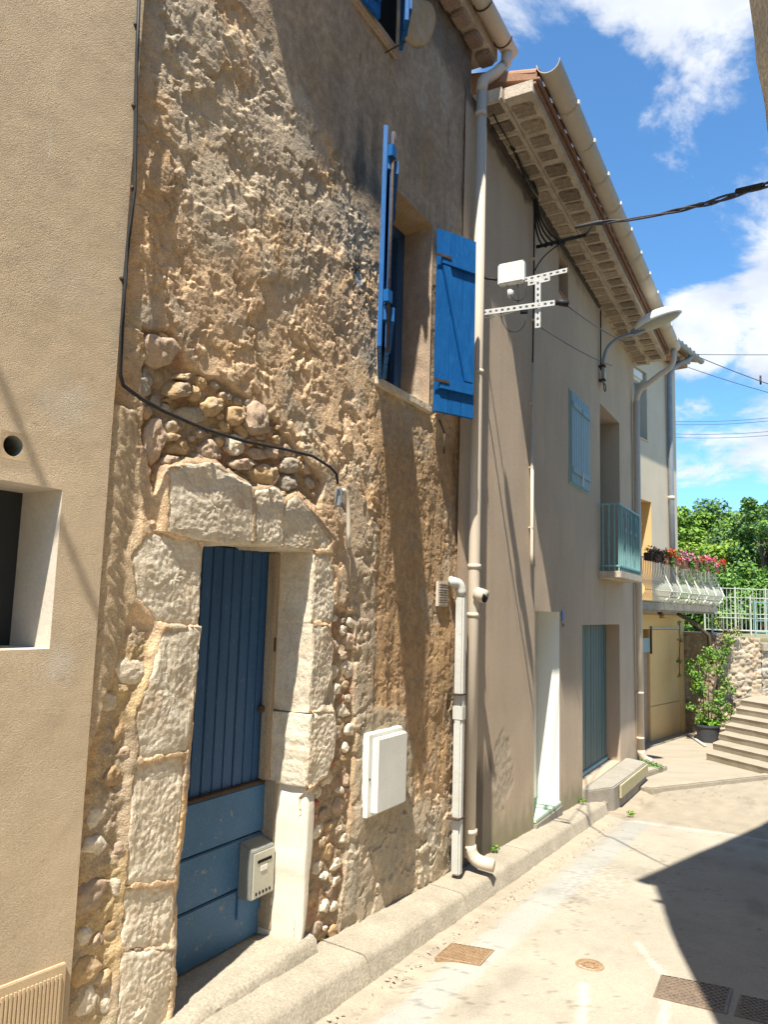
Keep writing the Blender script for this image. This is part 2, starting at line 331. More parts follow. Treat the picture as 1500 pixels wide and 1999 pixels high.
def smooth_outline(pts, n, it=2):
    P = [np.array(p, float) for p in pts]
    for _ in range(it):
        Q = []
        for i in range(len(P)):
            a, b = P[i], P[(i+1) % len(P)]; Q += [a*.8+b*.2, a*.2+b*.8]
        P = Q
    P = np.array(P+[P[0]]); s = np.concatenate([[0], np.cumsum(np.hypot(*np.diff(P, axis=0).T))]); t = np.linspace(0, s[-1], n, endpoint=False)
    return np.stack([np.interp(t, s, P[:, 0]), np.interp(t, s, P[:, 1])], -1)
def stone(name, mat, parent, outline, front, back, rnd=.02, rough=.004, n=28, rings=6, seed=1, power=5, nscale=14, it=2, wob=.006, facets=0, lowf=0, fsl=.38):
    O = smooth_outline(outline, n, it); c = O.mean(0); vs = []; fs = []
    ang = np.arange(n)
    O = O + (O-c)/np.maximum(np.hypot(*(O-c).T)[:, None], 1e-6)*(fbm(O[:, 0]*9+seed, O[:, 1]*9, 3, seed)*wob*2)[:, None]
    vs.append((c[0], c[1], front + float(fbm(np.array([c[0]*nscale]), np.array([c[1]*nscale]), 3, seed)[0])*rough))
    rr = np.linspace(0, 1, rings+1)[1:]; rr = 1-(1-rr)**1.35
    fr = random.Random(seed*7+1); ext = float(np.max(np.hypot(*(O-c).T))); FC = [(a_, fr.uniform(.35, .9), fr.uniform(.0, .35)*ext) for a_ in [fr.uniform(0, 2*math.pi) for _ in range(facets)]]
    for r in rr:
        p = c+(O-c)*r; h = front - rnd*r**power + fbm(p[:, 0]*nscale, p[:, 1]*nscale, 4, seed, .55)*rough + lowf*fbm(p[:, 0]*5, p[:, 1]*5, 2, seed+3)
        for (a_, sl_, c0_) in FC: h = h - sl_*np.maximum(0, (p[:, 0]-c[0])*math.cos(a_)+(p[:, 1]-c[1])*math.sin(a_)-c0_)*fsl
        vs += [(p[k, 0], p[k, 1], h[k]) for k in range(n)]
    k0 = len(rr)
    for j, (f, ex) in enumerate([(.35, 1.015), (1., 1.0)]):
        p = c+(O-c)*ex; h0 = front-rnd; h = h0+(back-h0)*f
        w = fbm(p[:, 0]*11+j*3, p[:, 1]*11, 2, seed+7)*wob*.8
        vs += [(p[k, 0]+w[k], p[k, 1]+w[k]*.5, h) for k in range(n)]
    tot = k0+2
    fs += [(0, 1+k, 1+(k+1) % n) for k in range(n)]
    for i in range(tot-1):
        a = 1+i*n; b = a+n; fs += [(a+k, b+k, b+(k+1) % n, a+(k+1) % n) for k in range(n)]
    m = MB(); m.add([V(u, o, z) for (u, z, o) in vs], fs); o = m.build(name, mat, parent, smooth=True)
    if facets: shade_auto(o, 32)
    return o

def uvs(P, px, off=0): return [P.uv(x, y, off) for x, y in px]
rg = random.Random(7)
def wirething(name, label, pts, r, mat='wire', cat='wire', group=None, n=5):
    o = MB().tube(pts, r, n).build(name, MT[mat], None, smooth=True); c = Vector(pts[0]); o.data.transform(Matrix.Translation(-c)); o.location = c; return tag(o, label, cat, group)
# ================================================================== GROUND
def zst(t): return np.where(t < 9.3, -.06*t, -.558)
def street_col(T, O, H):
    base = np.array([.37, .33, .265]); c = np.ones(T.shape+(3,))*base
    v = fbm(T*1.3, O*1.3, 5, 3); c *= (1+.17*v+.06*fbm(T*9, O*9, 4, 33)+.06*fbm(T*45, O*45, 2, 34))[..., None]
    v2 = fbm(T*.5, O*.5, 3, 9); m = sstep(.0, .5, v2)[..., None]; c = c*(1-m*.25)+np.array([.35, .29, .23])*m*.25
    # grey gutter strip of patched concrete
    lo = .50-.027*(T-3.8)-.02; hi = .72-.0*(T-3.8)
    e = fbm(T*4, O*4, 3, 5)*.03; b = sstep(0, .04, O-lo+e)*sstep(0, .04, hi-O+e)*sstep(9.0, 8.6, T)
    seg = np.sin(np.floor(T/.9)*12.9898)*.5+.5; c = c*(1-b[..., None])+np.array([.345, .335, .30])*(0.90+.16*seg)[..., None]*b[..., None]*(1+.06*v)[..., None]
    j = (np.abs(((T+.3*O) % .9)-.45) > .442)*b; c *= (1-.22*j)[..., None]
    # pebbly patch
    pb = sstep(.35, .0, np.hypot((T-6.0)/1.3, (O-.75)/.5)-.3); pn = fbm(T*28, O*28, 2, 8); c *= (1-.16*pb*(pn > .15))[..., None]
    c = c*(1-.25*(pb*(pn < -.2))[..., None])+.25*np.array([.5, .49, .47])*(pb*(pn < -.2))[..., None]
    # transverse pale joint + darker older concrete beyond
    far = sstep(8.55, 8.68, T+fbm(T*2, O*2, 2, 2)*.05)[..., None]; c = c*(1-far)+np.array([.32, .275, .21])*(1+.15*fbm(T*3, O*6, 4, 12))[..., None]*far
    jt = np.exp(-((T-8.55+.04*np.sin(O*3))/.05)**2)[..., None]; c = c*(1-jt*.6)+np.array([.45, .435, .40])*jt*.6
    # crumbly gutter edge by the kerb
    g = sstep(.55, .36, O)[..., None]; c = c*(1-g*.5)+np.array([.36, .29, .21])*g*.5*(1+.4*fbm(T*9, O*22, 3, 6))[..., None]
    # mended seams of white mortar
    for (pts, w) in (([(4.9, 1.27), (4.6, 1.42), (4.45, 1.52)], .022), ([(4.15, 1.55), (3.95, 1.58), (3.7, 1.62)], .028), ([(4.1, 1.17), (3.7, 1.27), (3.4, 1.27)], .03)):
        P = np.array(pts)
        dd = np.full(T.shape, 9.)
        for i in range(len(P)-1):
            a, b2 = P[i], P[i+1]; e2 = b2-a; t = np.clip(((T-a[0])*e2[0]+(O-a[1])*e2[1])/(e2@e2), 0, 1); dd = np.minimum(dd, np.hypot(T-a[0]-t*e2[0], O-a[1]-t*e2[1]))
        s = sstep(w, w*.3, dd+fbm(T*15, O*15, 2, 4)*.012)[..., None]; c = c*(1-s*.6)+np.array([.56, .53, .47])*s*.6
    # fine cracks & dark spots
    cr = sstep(.012, .0, np.abs(fbm(T*1.1+3, O*1.1, 5, 31))) * sstep(-.1, .25, fbm(T*.7, O*.7, 2, 44)); c *= (1-.38*cr)[..., None]
    sp = (fbm(T*19, O*19, 2, 77) > .58); c *= (1-.35*sp)[..., None]; st_ = sstep(.2, .6, fbm(T*1.9+2, O*3.1, 5, 78)); c *= (1-.16*st_)[..., None]
    return c
def make_street():
    ts = np.concatenate([np.arange(-8, 2, .5), np.arange(2, 10.5, .022), np.arange(10.6, 14, .1)]); os_ = np.concatenate([np.arange(-.1, .35, .15), np.arange(.35, 2.9, .022), np.arange(3, 12, .3)])
    T, O = np.meshgrid(ts, os_); nt_, no = len(ts), len(os_)
    Hh = zst(T) + .006*fbm(T*1.1, O*1.1, 3, 21) + .0025*fbm(T*7, O*7, 3, 22) - .02*np.exp(-((O-.42)/.07)**2)
    X = P1.o[0]+P1.d[0]*T+P1.n[0]*O; Y = P1.o[1]+P1.d[1]*T+P1.n[1]*O
    co = np.stack([X, Y, Hh], -1).reshape(-1, 3)
    i = np.arange((no-1)*(nt_-1)); r = i//(nt_-1); c = i % (nt_-1); a = r*nt_+c; q = np.stack([a, a+nt_, a+nt_+1, a+1], -1)
    me = bpy.data.meshes.new('street'); me.vertices.add(len(co)); me.vertices.foreach_set('co', co.reshape(-1)); me.loops.add(q.size); me.loops.foreach_set('vertex_index', q.reshape(-1).astype(np.int32))
    me.polygons.add(len(q)); me.polygons.foreach_set('loop_start', np.arange(0, q.size, 4, dtype=np.int32)); me.update(calc_edges=True)
    C = np.clip(street_col(T, O, Hh), 0, 1).reshape(-1, 3); at = me.color_attributes.new('Col', 'FLOAT_COLOR', 'POINT'); at.data.foreach_set('color', np.concatenate([C, np.ones((len(C), 1))], 1).reshape(-1).astype(np.float32))
    me.materials.append(MT['street']); me.validate(); me.polygons.foreach_set('use_smooth', np.ones(len(me.polygons), bool))
    o = bpy.data.objects.new('street', me); link(o); tag(o, 'pale beige concrete lane running downhill along the houses', kind='structure')
make_street()
g = MB(); g.add([(-600, -600, -1.5), (600, -600, -1.5), (600, 600, -1.5), (-600, 600, -1.5)], [(0, 1, 2, 3)])
tag(g.build('ground', MT['earth']), kind='structure')
# terrace (upper ground beyond the retaining wall)
g = MB(); tz = 1.22
pt = [(6.25, 14.45), (5.95, 14.95), (2.0, 30), (-60, 200), (260, 200), (40, 15.9), (11, 15.45)]
g.add([(x, y, tz) for x, y in pt]+[(x, y, -1.4) for x, y in pt], [tuple(range(7))]+[(i, (i+1) % 7, 7+(i+1) % 7, 7+i) for i in range(7)])
tag(g.build('terrace_ground', MT['earth']), kind='structure')
# forecourt slab before the garage
k0 = np.array([3.45, 9.82]); k1 = np.array([5.33, 10.79]); kd = (k1-k0)/np.linalg.norm(k1-k0); kend = k0+kd*6; k_0 = k0-kd*.1
g = MB(); fz = -.52
fp = [tuple(k_0), tuple(kend), (11, 15), (5.6, 15.4), (3.2, 12.6), (3.1, 10.4)]
g.add([(x, y, fz) for x, y in fp]+[(x, y, -1.0) for x, y in fp], [tuple(range(6))]+[(i, (i+1) % 6, 6+(i+1) % 6, 6+i) for i in range(6)])
tag(g.build('forecourt', MT['forec']), kind='structure')
# low kerb edging the forecourt
kn = np.array([-kd[1], kd[0]])
g = MB(); a = k_0-kn*.02; b = kend-kn*.02; c_ = kend+kn*.10; d_ = k_0+kn*.10
q = [a, b, c_, d_]
g.add([(x, y, -.6) for x, y in q]+[(x, y, -.497) for x, y in q], [(0, 1, 2, 3), (4, 5, 6, 7), (0, 1, 5, 4), (1, 2, 6, 5), (2, 3, 7, 6), (3, 0, 4, 7)])
tag(g.build('forecourt_kerb', MT['kerb'], bevel=.015), kind='structure')
# pavement / kerb along the houses, sections with joints
def kerb_sections():
    ts = [-6, -3, -.5, 1.2, 2.35, 3.5, 4.75, 6.1, 7.4, 8.75]
    for a, b in zip(ts[:-1], ts[1:]):
        n = max(4, int((b-a)/.045)); m = MB(); vs = []
        for i in range(n+1):
            t = a+.006+(b-a-.012)*i/n; w = float(fbm(np.array([t*2.]), np.array([3.]), 4, 11)[0])*.010; w2 = float(fbm(np.array([t*3.]), np.array([7.]), 4, 12)[0])*.006; w3 = float(fbm(np.array([t*12.]), np.array([9.]), 3, 14)[0])*.006
            zt = -.06*t+.108+w2; te = .225+w - (.015*(t-5) if t > 5 else 0.02*(5-t)*-.8)
            prof = [(-.35, zt+.01), (0, zt+.008+w3), (.1, zt+.004+w3), (te-.05, zt-.001), (te-.004, zt-.008+w3), (te+.012+w3, zt-.03), (te+.03+w3*1.5, zt-.09), (te+.06+w3, -.06*t-.02), (te+.07, -.06*t-.2), (-.35, -.06*t-.2)]
            vs += [V(t, o, z) for o, z in prof]
        k = 10; fs = [(i*k+j, i*k+(j+1) % k, (i+1)*k+(j+1) % k, (i+1)*k+j) for i in range(n) for j in range(k)]+[tuple(range(k)), tuple(n*k+j for j in range(k))]
        m.add(vs, fs); o = m.build('pavement', MT['kerb'], smooth=False); shade_auto(o, 60); o.location = tuple(P1.o); o.rotation_euler = (0, 0, P1.rot); tag(o, kind='structure')
kerb_sections()
def strip(name, mat, pts_top, zbot, P=P2, bevel=.012):
    m = MB(); n = len(pts_top); m.add([V(u, o, z) for u, o, z in pts_top]+[V(u, o, zbot) for u, o, z in pts_top], [tuple(range(n)), tuple(range(2*n-1, n-1, -1))]+[(i, (i+1) % n, n+(i+1) % n, n+i) for i in range(n)])
    o = m.build(name, mat, None, bevel=bevel); o.location = tuple(P.o); o.rotation_euler = (0, 0, P.rot); return o
tag(strip('pavement', MT['kerb'], [(8.76, -.2, -.40), (8.76, .20, -.415), (9.6, .20, -.43), (10.9, .24, -.45), (11.6, .40, -.46), (11.75, .30, -.46), (11.75, -.2, -.46)], -.9), kind='structure')
tag(strip('door_landing', MT['slabc'], [(8.5, -.19, -.262), (8.55, .06, -.275), (8.95, .245, -.285), (9.9, .27, -.29), (10.75, .27, -.295), (10.85, .02, -.285), (10.85, -.19, -.285)], -.62), kind='structure')
o = strip('yellow_kerb_face', MT['yellowkerb'], [(9.15, .262, -.30), (9.15, .285, -.30), (10.7, .30, -.31), (10.7, .28, -.31)], -.44, bevel=.003); tag(o, kind='structure')

# ================================================================== HOUSE A (ochre rendered house, left)
HA = house('ochre_rendered_house', 'ochre rendered house at far left with small deep window', PA)
wA = (-.66, -.182, 1.432, 1.967); hA = (-.373-.045, -.373+.045, 2.082-.045, 2.082+.045)
def hA_fun(U, Z):
    h = .004*fbm(U*1.1, Z*1.1, 3, 5)+.0012*fbm(U*9, Z*9, 3, 6)
    e = np.full(U.shape, 9.)
    for q in (wA, hA): e = np.minimum(e, np.maximum(abs(U-(q[0]+q[1])/2)-(q[1]-q[0])/2, abs(Z-(q[2]+q[3])/2)-(q[3]-q[2])/2))
    return h*sstep(-.01, .05, e)
def cA_fun(U, Z, H):
    f1 = fbm(U*1.3, Z*1.1, 4, 100)[..., None]; f2 = fbm(U*6, Z*5, 4, 101)[..., None]; f3 = fbm(U*90, Z*90, 2, 102)[..., None]
    c = np.array([.68, .53, .36])*(1+.11*f1+.05*f2+.10*f3)
    g_ = sstep(.15, .5, fbm(U*1.7, Z*2.2, 4, 103))[..., None]; c = c*(1-g_*.3)+np.array([.52, .42, .30])*g_*.3
    for (x, y, a_, b_, w_) in ((130, 790, .12, .10, .35), (110, 1300, .07, .07, .5), (150, 560, .2, .12, .12)):
        uu, zz = PA.uv(x, y); d = np.hypot((U-uu)/a_, (Z-zz)/b_)+.6*fbm(U*14, Z*14, 4, 104); q = (sstep(1.3, .2, d)*w_)[..., None]; c = c*(1-q)+np.array([.70, .64, .55])*q
    dr_ = (sstep(.42, .52, pnoise(U*26, Z*1.1, 105))*sstep(.1, .4, pnoise(U*60+3, Z*3, 106))*sstep(2.6, 3.2, Z))[..., None]; c = c*(1-.45*dr_)+np.array([.8, .76, .68])*.45*dr_
    low = sstep(.9, .2, Z+.3*fbm(U*2, Z*3, 4, 107))[..., None]; c *= (1-.10*low)
    sp = (fbm(U*38, Z*38, 2, 108) > .66)[..., None]; c *= (1-.25*sp)
    return c
ocoarse = np.concatenate([np.arange(-9, -1.2, .4), np.arange(-1.2, .0001, .01)]); zA = np.concatenate([np.arange(-.6, 4.4, .01), np.arange(4.4, 7.7, .3)])
gridwall('wall', MT['renderAc'], HA, ocoarse, zA, [wA, hA], hA_fun, cA_fun, smooth=True)
m = MB(); m.add([V(0, -.0, -.6), V(0, 0, 7.6), V(0, -.4, 7.6), V(0, -.4, -.6)], [(0, 1, 2, 3)])
m.add([V(-9, 0, 7.6), V(0, 0, 7.6), V(0, -6, 7.6), V(-9, -6, 7.6)], [(0, 1, 2, 3)]); m.add([V(-9, 0, -.6), V(-9, 0, 7.6), V(-9, -6, 7.6), V(-9, -6, -.6)], [(0, 1, 2, 3)])
m.build('wall_return', MT['renderA'], HA)
wnd = bpy.data.objects.new('window', None); link(wnd, HA)
reveal('window_reveal', MT['winreveal'], wnd, wA, .24)
bx('window_frame', MT['woodframe'], wnd, wA[0], -.40, -.2, -.165, wA[2], wA[3], .004); bx('shutter_panel', MT['iron'], wnd, -.66, -.415, -.175, -.15, wA[2]+.01, wA[3]-.01, .004)
bx('window_pane', MT['glass'], wnd, wA[0], wA[1], -.24, -.225, wA[2], wA[3], 0)
# round vent hole with real depth
n = 40; m = MB(); cu, cz, rr = -.373, 2.082, .034; sq = []
for k in range(n):
    a = 2*math.pi*k/n; c_, s_ = math.cos(a), math.sin(a); f = .045/max(abs(c_), abs(s_)); sq.append(V(cu+c_*f, 0, cz+s_*f))
ci = [V(cu+math.cos(2*math.pi*k/n)*rr, -.001, cz+math.sin(2*math.pi*k/n)*rr) for k in range(n)]; cb = [V(cu+math.cos(2*math.pi*k/n)*rr, -.13, cz+math.sin(2*math.pi*k/n)*rr) for k in range(n)]
m.add(sq+ci, [(k, (k+1) % n, n+(k+1) % n, n+k) for k in range(n)]); m.build('vent_surround', MT['renderA'], HA)
m = MB(); m.add(ci+cb, [(k, (k+1) % n, n+(k+1) % n, n+k) for k in range(n)]+[tuple(range(n, 2*n))]); m.build('vent_hole', MT['mailgrey'], HA)
# ribbed plinth
m = MB(); u = -3.0
while u < -.045:
    m.box(u, u+.008, .0, .016, -.4, .37-.02*u*0-.06*u*.6, rg=rg); u += .0145
pl = m.build('ribbed_plinth', MT['renderA'], HA); tag(pl, kind='stuff')
m = MB().box(-3.02, -.028, -.02, .011, -.4, .40); m.v = [(x, y, z+(-.036*x if z > 0 else 0)) for x, y, z in m.v]; m.build('plinth_backing', MT['renderA'], HA, bevel=.003)

# ================================================================== HOUSE 1 (old stone and plaster house)
H1 = house('old_stone_house', 'old house with rough crumbling plaster, exposed stones and blue door', P1)
dr = (2.44, 3.262, -.2, 1.885); wn = (3.87, 4.56, 2.965, 4.255)
Pex = uvs(P1, [(283, 640), (335, 645), (372, 715), (455, 755), (520, 790), (560, 845), (605, 900), (640, 940), (625, 985), (590, 960), (500, 985), (430, 905), (325, 915), (300, 960), (287, 900)])
Prt = uvs(P1, [(648, 1185), (692, 1200), (690, 1500), (672, 1720), (650, 1840), (600, 1870), (560, 1850), (575, 1760), (600, 1640), (612, 1520), (640, 1470), (655, 1360), (640, 1300)])
Plf = uvs(P1, [(255, 1230), (300, 1225), (285, 1330), (262, 1480), (250, 1700), (238, 1850), (225, 1999), (110, 1999), (140, 1750), (180, 1500), (212, 1320)])
Plf = [(u, z) for u, z in Plf]
Psm_shade = uvs(P1, [(430, -60), (520, 90), (600, 205), (680, 330), (722, 440), (740, 560), (735, 740), (780, 770), (850, 790), (930, 790), (930, -60)])
Pcem = uvs(P1, [(655, 960), (690, 940), (730, 1010), (735, 1250), (725, 1420), (700, 1640), (690, 1800), (672, 1830), (690, 1600), (695, 1400), (690, 1200), (672, 1040)])
Pbox = uvs(P1, [(695, 1400), (735, 1380), (790, 1390), (810, 1480), (800, 1640), (762, 1740), (715, 1650), (690, 1600)])
Plip = uvs(P1, [(190, 780), (262, 800), (275, 900), (268, 1050), (262, 1180), (235, 1280), (205, 1350), (165, 1500), (100, 1500), (150, 1000)])
Z3 = lambda pts: [(200+x*.36667, 600+y*.36667) for x, y in pts]
DOORSTONES = []
for pts, f in [
    (Z3([(325, 862), (420, 832), (600, 832), (655, 885), (775, 945), (792, 1050), (782, 1262), (650, 1266), (480, 1232), (328, 1196)]), .028),
    (Z3([(800, 980), (905, 958), (955, 995), (950, 1276), (798, 1266)]), .018),
    (Z3([(945, 1065), (1020, 1000), (1095, 1072), (1170, 1180), (1225, 1250), (1180, 1306), (940, 1290)]), .014)]:
    DOORSTONES.append(('lintel_stone', uvs(P1, pts), f, -.27))
for i, pts in enumerate([
    [(280, 1034), (384, 1052), (394, 1066), (393, 1130), (387, 1224), (314, 1222), (262, 1172), (252, 1090)],
    [(314, 1226), (389, 1224), (382, 1300), (374, 1360), (358, 1468), (256, 1488), (258, 1400), (290, 1310)],
    [(256, 1488), (358, 1468), (353, 1570), (338, 1722), (240, 1732), (248, 1600)],
    [(240, 1734), (338, 1722), (337, 1790), (335, 1852), (232, 1852)],
    [(232, 1853), (335, 1852), (331, 1925), (326, 2040), (218, 2040)]]):
    DOORSTONES.append(('jamb_stone', uvs(P1, pts), [.010, .022, .016, .010, .016][i], -.27))
for i, pts in enumerate([
    [(3.258, 1.878), (3.30, 1.882), (3.42, 1.88), (3.49, 1.74), (3.48, 1.58), (3.44, 1.505), (3.258, 1.51)],
    [(3.262, 1.502), (3.40, 1.495), (3.47, 1.40), (3.45, 1.22), (3.38, 1.10), (3.32, 1.062), (3.262, 1.065)],
    [(3.250, 1.058), (3.31, 1.07), (3.47, 1.05), (3.50, .96), (3.49, .82), (3.44, .735), (3.31, .70), (3.256, .705)]]):
    DOORSTONES.append(('jamb_stone', pts, [.012, .022, .036][i], -.262))
def m1(U, Z, P, w=.03, s=0, na=.05): return sstep(-w, w, sdpoly(U, Z, P)+fbm(U*6, Z*6, 4, 40+s)*na)
def h1_masks(U, Z):
    k = {}
    k['ex'] = m1(U, Z, Pex, .012, 1, .035); k['rt'] = m1(U, Z, Prt, .012, 2, .03); k['lf'] = m1(U, Z, Plf, .04, 3, .05)
    k['sm'] = m1(U, Z, Psm_shade, .06, 4, .10); k['cem'] = m1(U, Z, Pcem, .02, 5, .03); k['box'] = m1(U, Z, Pbox, .03, 6, .04); k['lip'] = m1(U, Z, Plip, .01, 7, .02)
    k['orange'] = sstep(3.75, 3.95, U+.1*fbm(U*3, Z*3, 3, 60))*sstep(2.95, 2.7, Z)*sstep(.35, .6, Z+.2*fbm(U*3, Z*2, 3, 61))
    k['bot'] = sstep(.45, .15, Z+.25*fbm(U*2.5, Z*2.5, 3, 62))*sstep(3.5, 3.7, U)
    return k
def h1_h(U, Z):
    k = h1_masks(U, Z)
    low = .022*fbm(U*.9, Z*.9, 3, 1)+.012*fbm(U*2.3, Z*2.3, 3, 2)
    wx = U+.05*fbm(U*3, Z*3, 2, 3); wz = Z+.05*fbm(U*3, Z*3, 2, 4)
    # torn, trowel-dragged render: diagonal ridges warped
    rid = 1-np.abs(fbm((wx*.8+wz*.6)*9, (wz*.8-wx*.6)*20, 4, 5, .6))*1.8
    rgh = .0033*fbm(wx*8, wz*8, 6, 6, .74)+.0026*rid*fbm(U*2.2, Z*2.2, 2, 7)+.0038*fbm(wx*26+wz*10, wz*26, 3, 8, .65)+.0042*fbm(U*62+wz*8, Z*62, 2, 9)+.0022*fbm(U*110, Z*110, 1, 99)
    steps = .012*(sstep(-.02, .03, fbm(wx*2.6, wz*3.4, 4, 10, .6))-.5)
    sm = .0026*fbm(U*12, Z*12, 5, 11, .6)+.0013*fbm(U*50, Z*50, 2, 12)
    vert = .010*fbm(U*7, Z*1.1, 3, 13)
    roughA = np.clip(1-.80*k['sm'], .05, 1)*(.35+.65*sstep(-.35, .35, fbm(U*1.8+4, Z*1.8, 4, 71)))
    roughA = roughA*(1-.55*k['orange'])*(1-.6*k['cem'])*(1-.75*k['box'])*(1-.3*k['bot'])
    lost = .013*sstep(.10, .16, fbm(wx*1.9, wz*2.3, 5, 72, .58))+.009*sstep(.16, .2, fbm(wx*3.9+7, wz*4.3, 5, 73, .6))
    h = low + rgh*roughA*.66 + steps*.45*roughA - .85*lost*(1-k['sm'])*(1-.7*k['orange']) + sm + vert*k['orange'] + .004*k['cem']+.012*k['box']
    # pits in the orange zone
    pit = sstep(.35, .55, fbm(U*22, Z*22, 2, 14))*k['orange']; h -= .006*pit
    h = h - .012*k['sm']*0
    mort = .014*fbm(U*13, Z*13, 4, 15, .6)+.004*fbm(U*50, Z*50, 2, 16)
    for q, dep in (('ex', -.036), ('rt', -.014), ('lf', -.008)): h = h*(1-k[q]) + (dep+mort)*k[q]
    # comb-dragged lip of the neighbour's render lapping over
    comb = .0016*np.sin((U*.75+Z*.66)*150+4*fbm(U*5, Z*5, 2, 17))*sstep(1.9, 1.98, U)
    h = h*(1-k['lip'])+(.022-.026*sstep(1.93, 2.08, U)+comb+.003*fbm(U*20, Z*20, 3, 18))*k['lip']
    h -= .014*sstep(1.99, 1.91, U)*(1-k['lip'])*sstep(2.2, 2.4, Z)
    # hairline crack above the window and old hole scars
    crk = np.abs((U-3.92)+.05*np.sin(Z*5)+.04*fbm(U*4, Z*4, 3, 19)); h -= .006*sstep(.008, 0, crk)*sstep(4.1, 4.4, Z)*k['sm']
    for (cu_, cz_, a_, b_, d_) in ((4.80, 5.1, .022, .11, .03), (3.55, 4.83, .014, .035, .03), (4.98, .98, .05, .07, .03)): h -= d_*sstep(1.1, .8, np.hypot((U-cu_)/a_, (Z-cz_)/b_))
    for (nm_, pts, f, bk) in DOORSTONES:
        sd = sdpoly(U, Z, pts); nz = fbm(U*11, Z*11, 4, 120)*.022+fbm(U*40, Z*40, 2, 121)*.005; q = sstep(.006, .014, sd+nz-.004); r_ = sstep(-.05, .0, sd); h = h*(1-.85*r_)+(f+.001+.25*h)*.85*r_; h = h*(1-q)+np.minimum(h, f-.05)*q
    e = np.minimum(np.maximum(abs(U-(wn[0]+wn[1])/2)-(wn[1]-wn[0])/2, abs(Z-(wn[2]+wn[3])/2)-(wn[3]-wn[2])/2), 9)
    h = h*sstep(-.01, .04, e)+.004*(1-sstep(-.01, .04, e))
    return h
def h1_c(U, Z, H):
    k = h1_masks(U, Z)
    def c3(a): return np.array(a)
    f1 = fbm(U*1.6, Z*1.6, 4, 30)[..., None]; f2 = fbm(U*6, Z*6, 4, 31)[..., None]; f3 = fbm(U*22, Z*22, 3, 32)[..., None]
    c = c3([.66, .465, .29])*(1+.24*f1+.20*f2)
    lime = sstep(.0, .45, fbm(U*2.2, Z*2.2, 5, 33)+.55*sstep(.55, .0, np.abs((Z-3.9)-.0*U)*.6)-.05+.25*sstep(3.3, 2.6, U)*sstep(3.0, 3.4, Z))[..., None]
    c = c*(1-lime*.75)+c3([.66, .56, .42])*lime*.6
    och = sstep(.1, .45, fbm(U*1.9+5, Z*1.9, 4, 34))[..., None]; c = c*(1-och*.45)+c3([.58, .36, .16])*och*.5
    gr = sstep(.25, .5, fbm(U*3.1+9, Z*3.1, 4, 35))[..., None]; c = c*(1-gr*.4)+c3([.36, .33, .28])*gr*.4
    # smooth upper right zone, browner: the eave's cast shade is put into the colour
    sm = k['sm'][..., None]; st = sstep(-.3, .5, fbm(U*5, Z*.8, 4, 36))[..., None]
    cs_shade = c3([.43, .32, .215])*(1+.24*f1+.20*f2+.10*f3)*(1-.12*st); pale = sstep(.05, .5, fbm(U*4, Z*1.0+3, 4, 37))[..., None]*sstep(4.2, 4.5, U)[..., None]
    cs_shade = cs_shade*(1-pale*.5)+c3([.47, .41, .36])*pale*.5; ob = sstep(.2, .55, fbm(U*3+2, Z*1.2, 4, 38))[..., None]; cs_shade = cs_shade*(1-ob*.5)+c3([.38, .25, .14])*ob*.5
    c = c*(1-sm)+cs_shade*sm
    o_ = k['orange'][..., None]; co_ = c3([.42, .265, .135])*(1+.2*f2+.1*f3); gp = sstep(.1, .4, fbm(U*2.5+1, Z*2.0, 4, 39))[..., None]; co_ = co_*(1-gp*.6)+c3([.37, .30, .22])*gp*.6; c = c*(1-o_*.85)+co_*o_*.85
    for q, cc, a in (('cem', [.46, .385, .29], .6), ('box', [.42, .35, .25], .8), ('bot', [.46, .41, .32], .7), ('lip', [.58, .44, .285], .95)):
        mk = k[q][..., None]*a; c = c*(1-mk)+c3(cc)*(1+.1*f2)*mk
    ex = np.maximum(k['ex'], k['rt'])[..., None]; rd = sstep(.0, .4, fbm(U*5, Z*5, 3, 41))[..., None]
    c = c*(1-ex)+(c3([.42, .31, .20])*(1-rd)+c3([.44, .27, .17])*rd)*(1+.2*f2)*ex
    lf = k['lf'][..., None]; yl = sstep(-.1, .3, fbm(U*4, Z*3, 3, 42))[..., None]; c = c*(1-lf)+(c3([.55, .40, .22])*yl+c3([.46, .36, .25])*(1-yl))*(1+.2*f2)*lf
    # soot-dark stains beside the window (real dirt)
    for (x, y, a_, b_, s_) in ((700, 535, .055, .16, .85), (703, 330, .07, .30, .6), (735, 300, .05, .30, .4), (560, 445, .07, .10, .35), (662, 330, .04, .35, .3)):
        uu, zz = P1.uv(x, y); d = np.hypot((U-uu)/a_, (Z-zz)/b_)+.5*fbm(U*9, Z*9, 3, 43); s = (sstep(1.3, .5, d)*s_)[..., None]; c = c*(1-s)+c3([.075, .065, .055])*s
    uu, zz = P1.uv(703, 545); d = np.hypot((U-uu)/.035, (Z-zz)/.05)+.5*fbm(U*12, Z*12, 3, 45); s = (sstep(1.2, .7, d)*.9)[..., None]; c = c*(1-s)+c3([.5, .5, .5])*s
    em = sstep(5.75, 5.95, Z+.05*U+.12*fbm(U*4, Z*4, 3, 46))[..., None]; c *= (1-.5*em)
    gm = (sstep(.12, -.02, Z+.06*U-.2+.12*fbm(U*6, Z*6, 3, 47))*sstep(2.4, 2.0, U))[..., None]; c = c*(1-gm*.5)+c3([.34, .34, .2])*gm*.5
    return c*(1+.20*f3+.12*fbm(U*60, Z*60, 2, 131)[..., None])
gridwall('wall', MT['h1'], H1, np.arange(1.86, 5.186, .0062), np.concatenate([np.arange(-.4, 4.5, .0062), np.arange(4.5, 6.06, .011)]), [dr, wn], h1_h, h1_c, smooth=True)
m = MB(); m.add([V(5.183, .008, -.6), V(5.183, .008, 6.05), V(5.183, -.5, 6.05), V(5.183, -.5, -.6)], [(0, 1, 2, 3)]); m.build('wall_return', MT['render2'], H1)
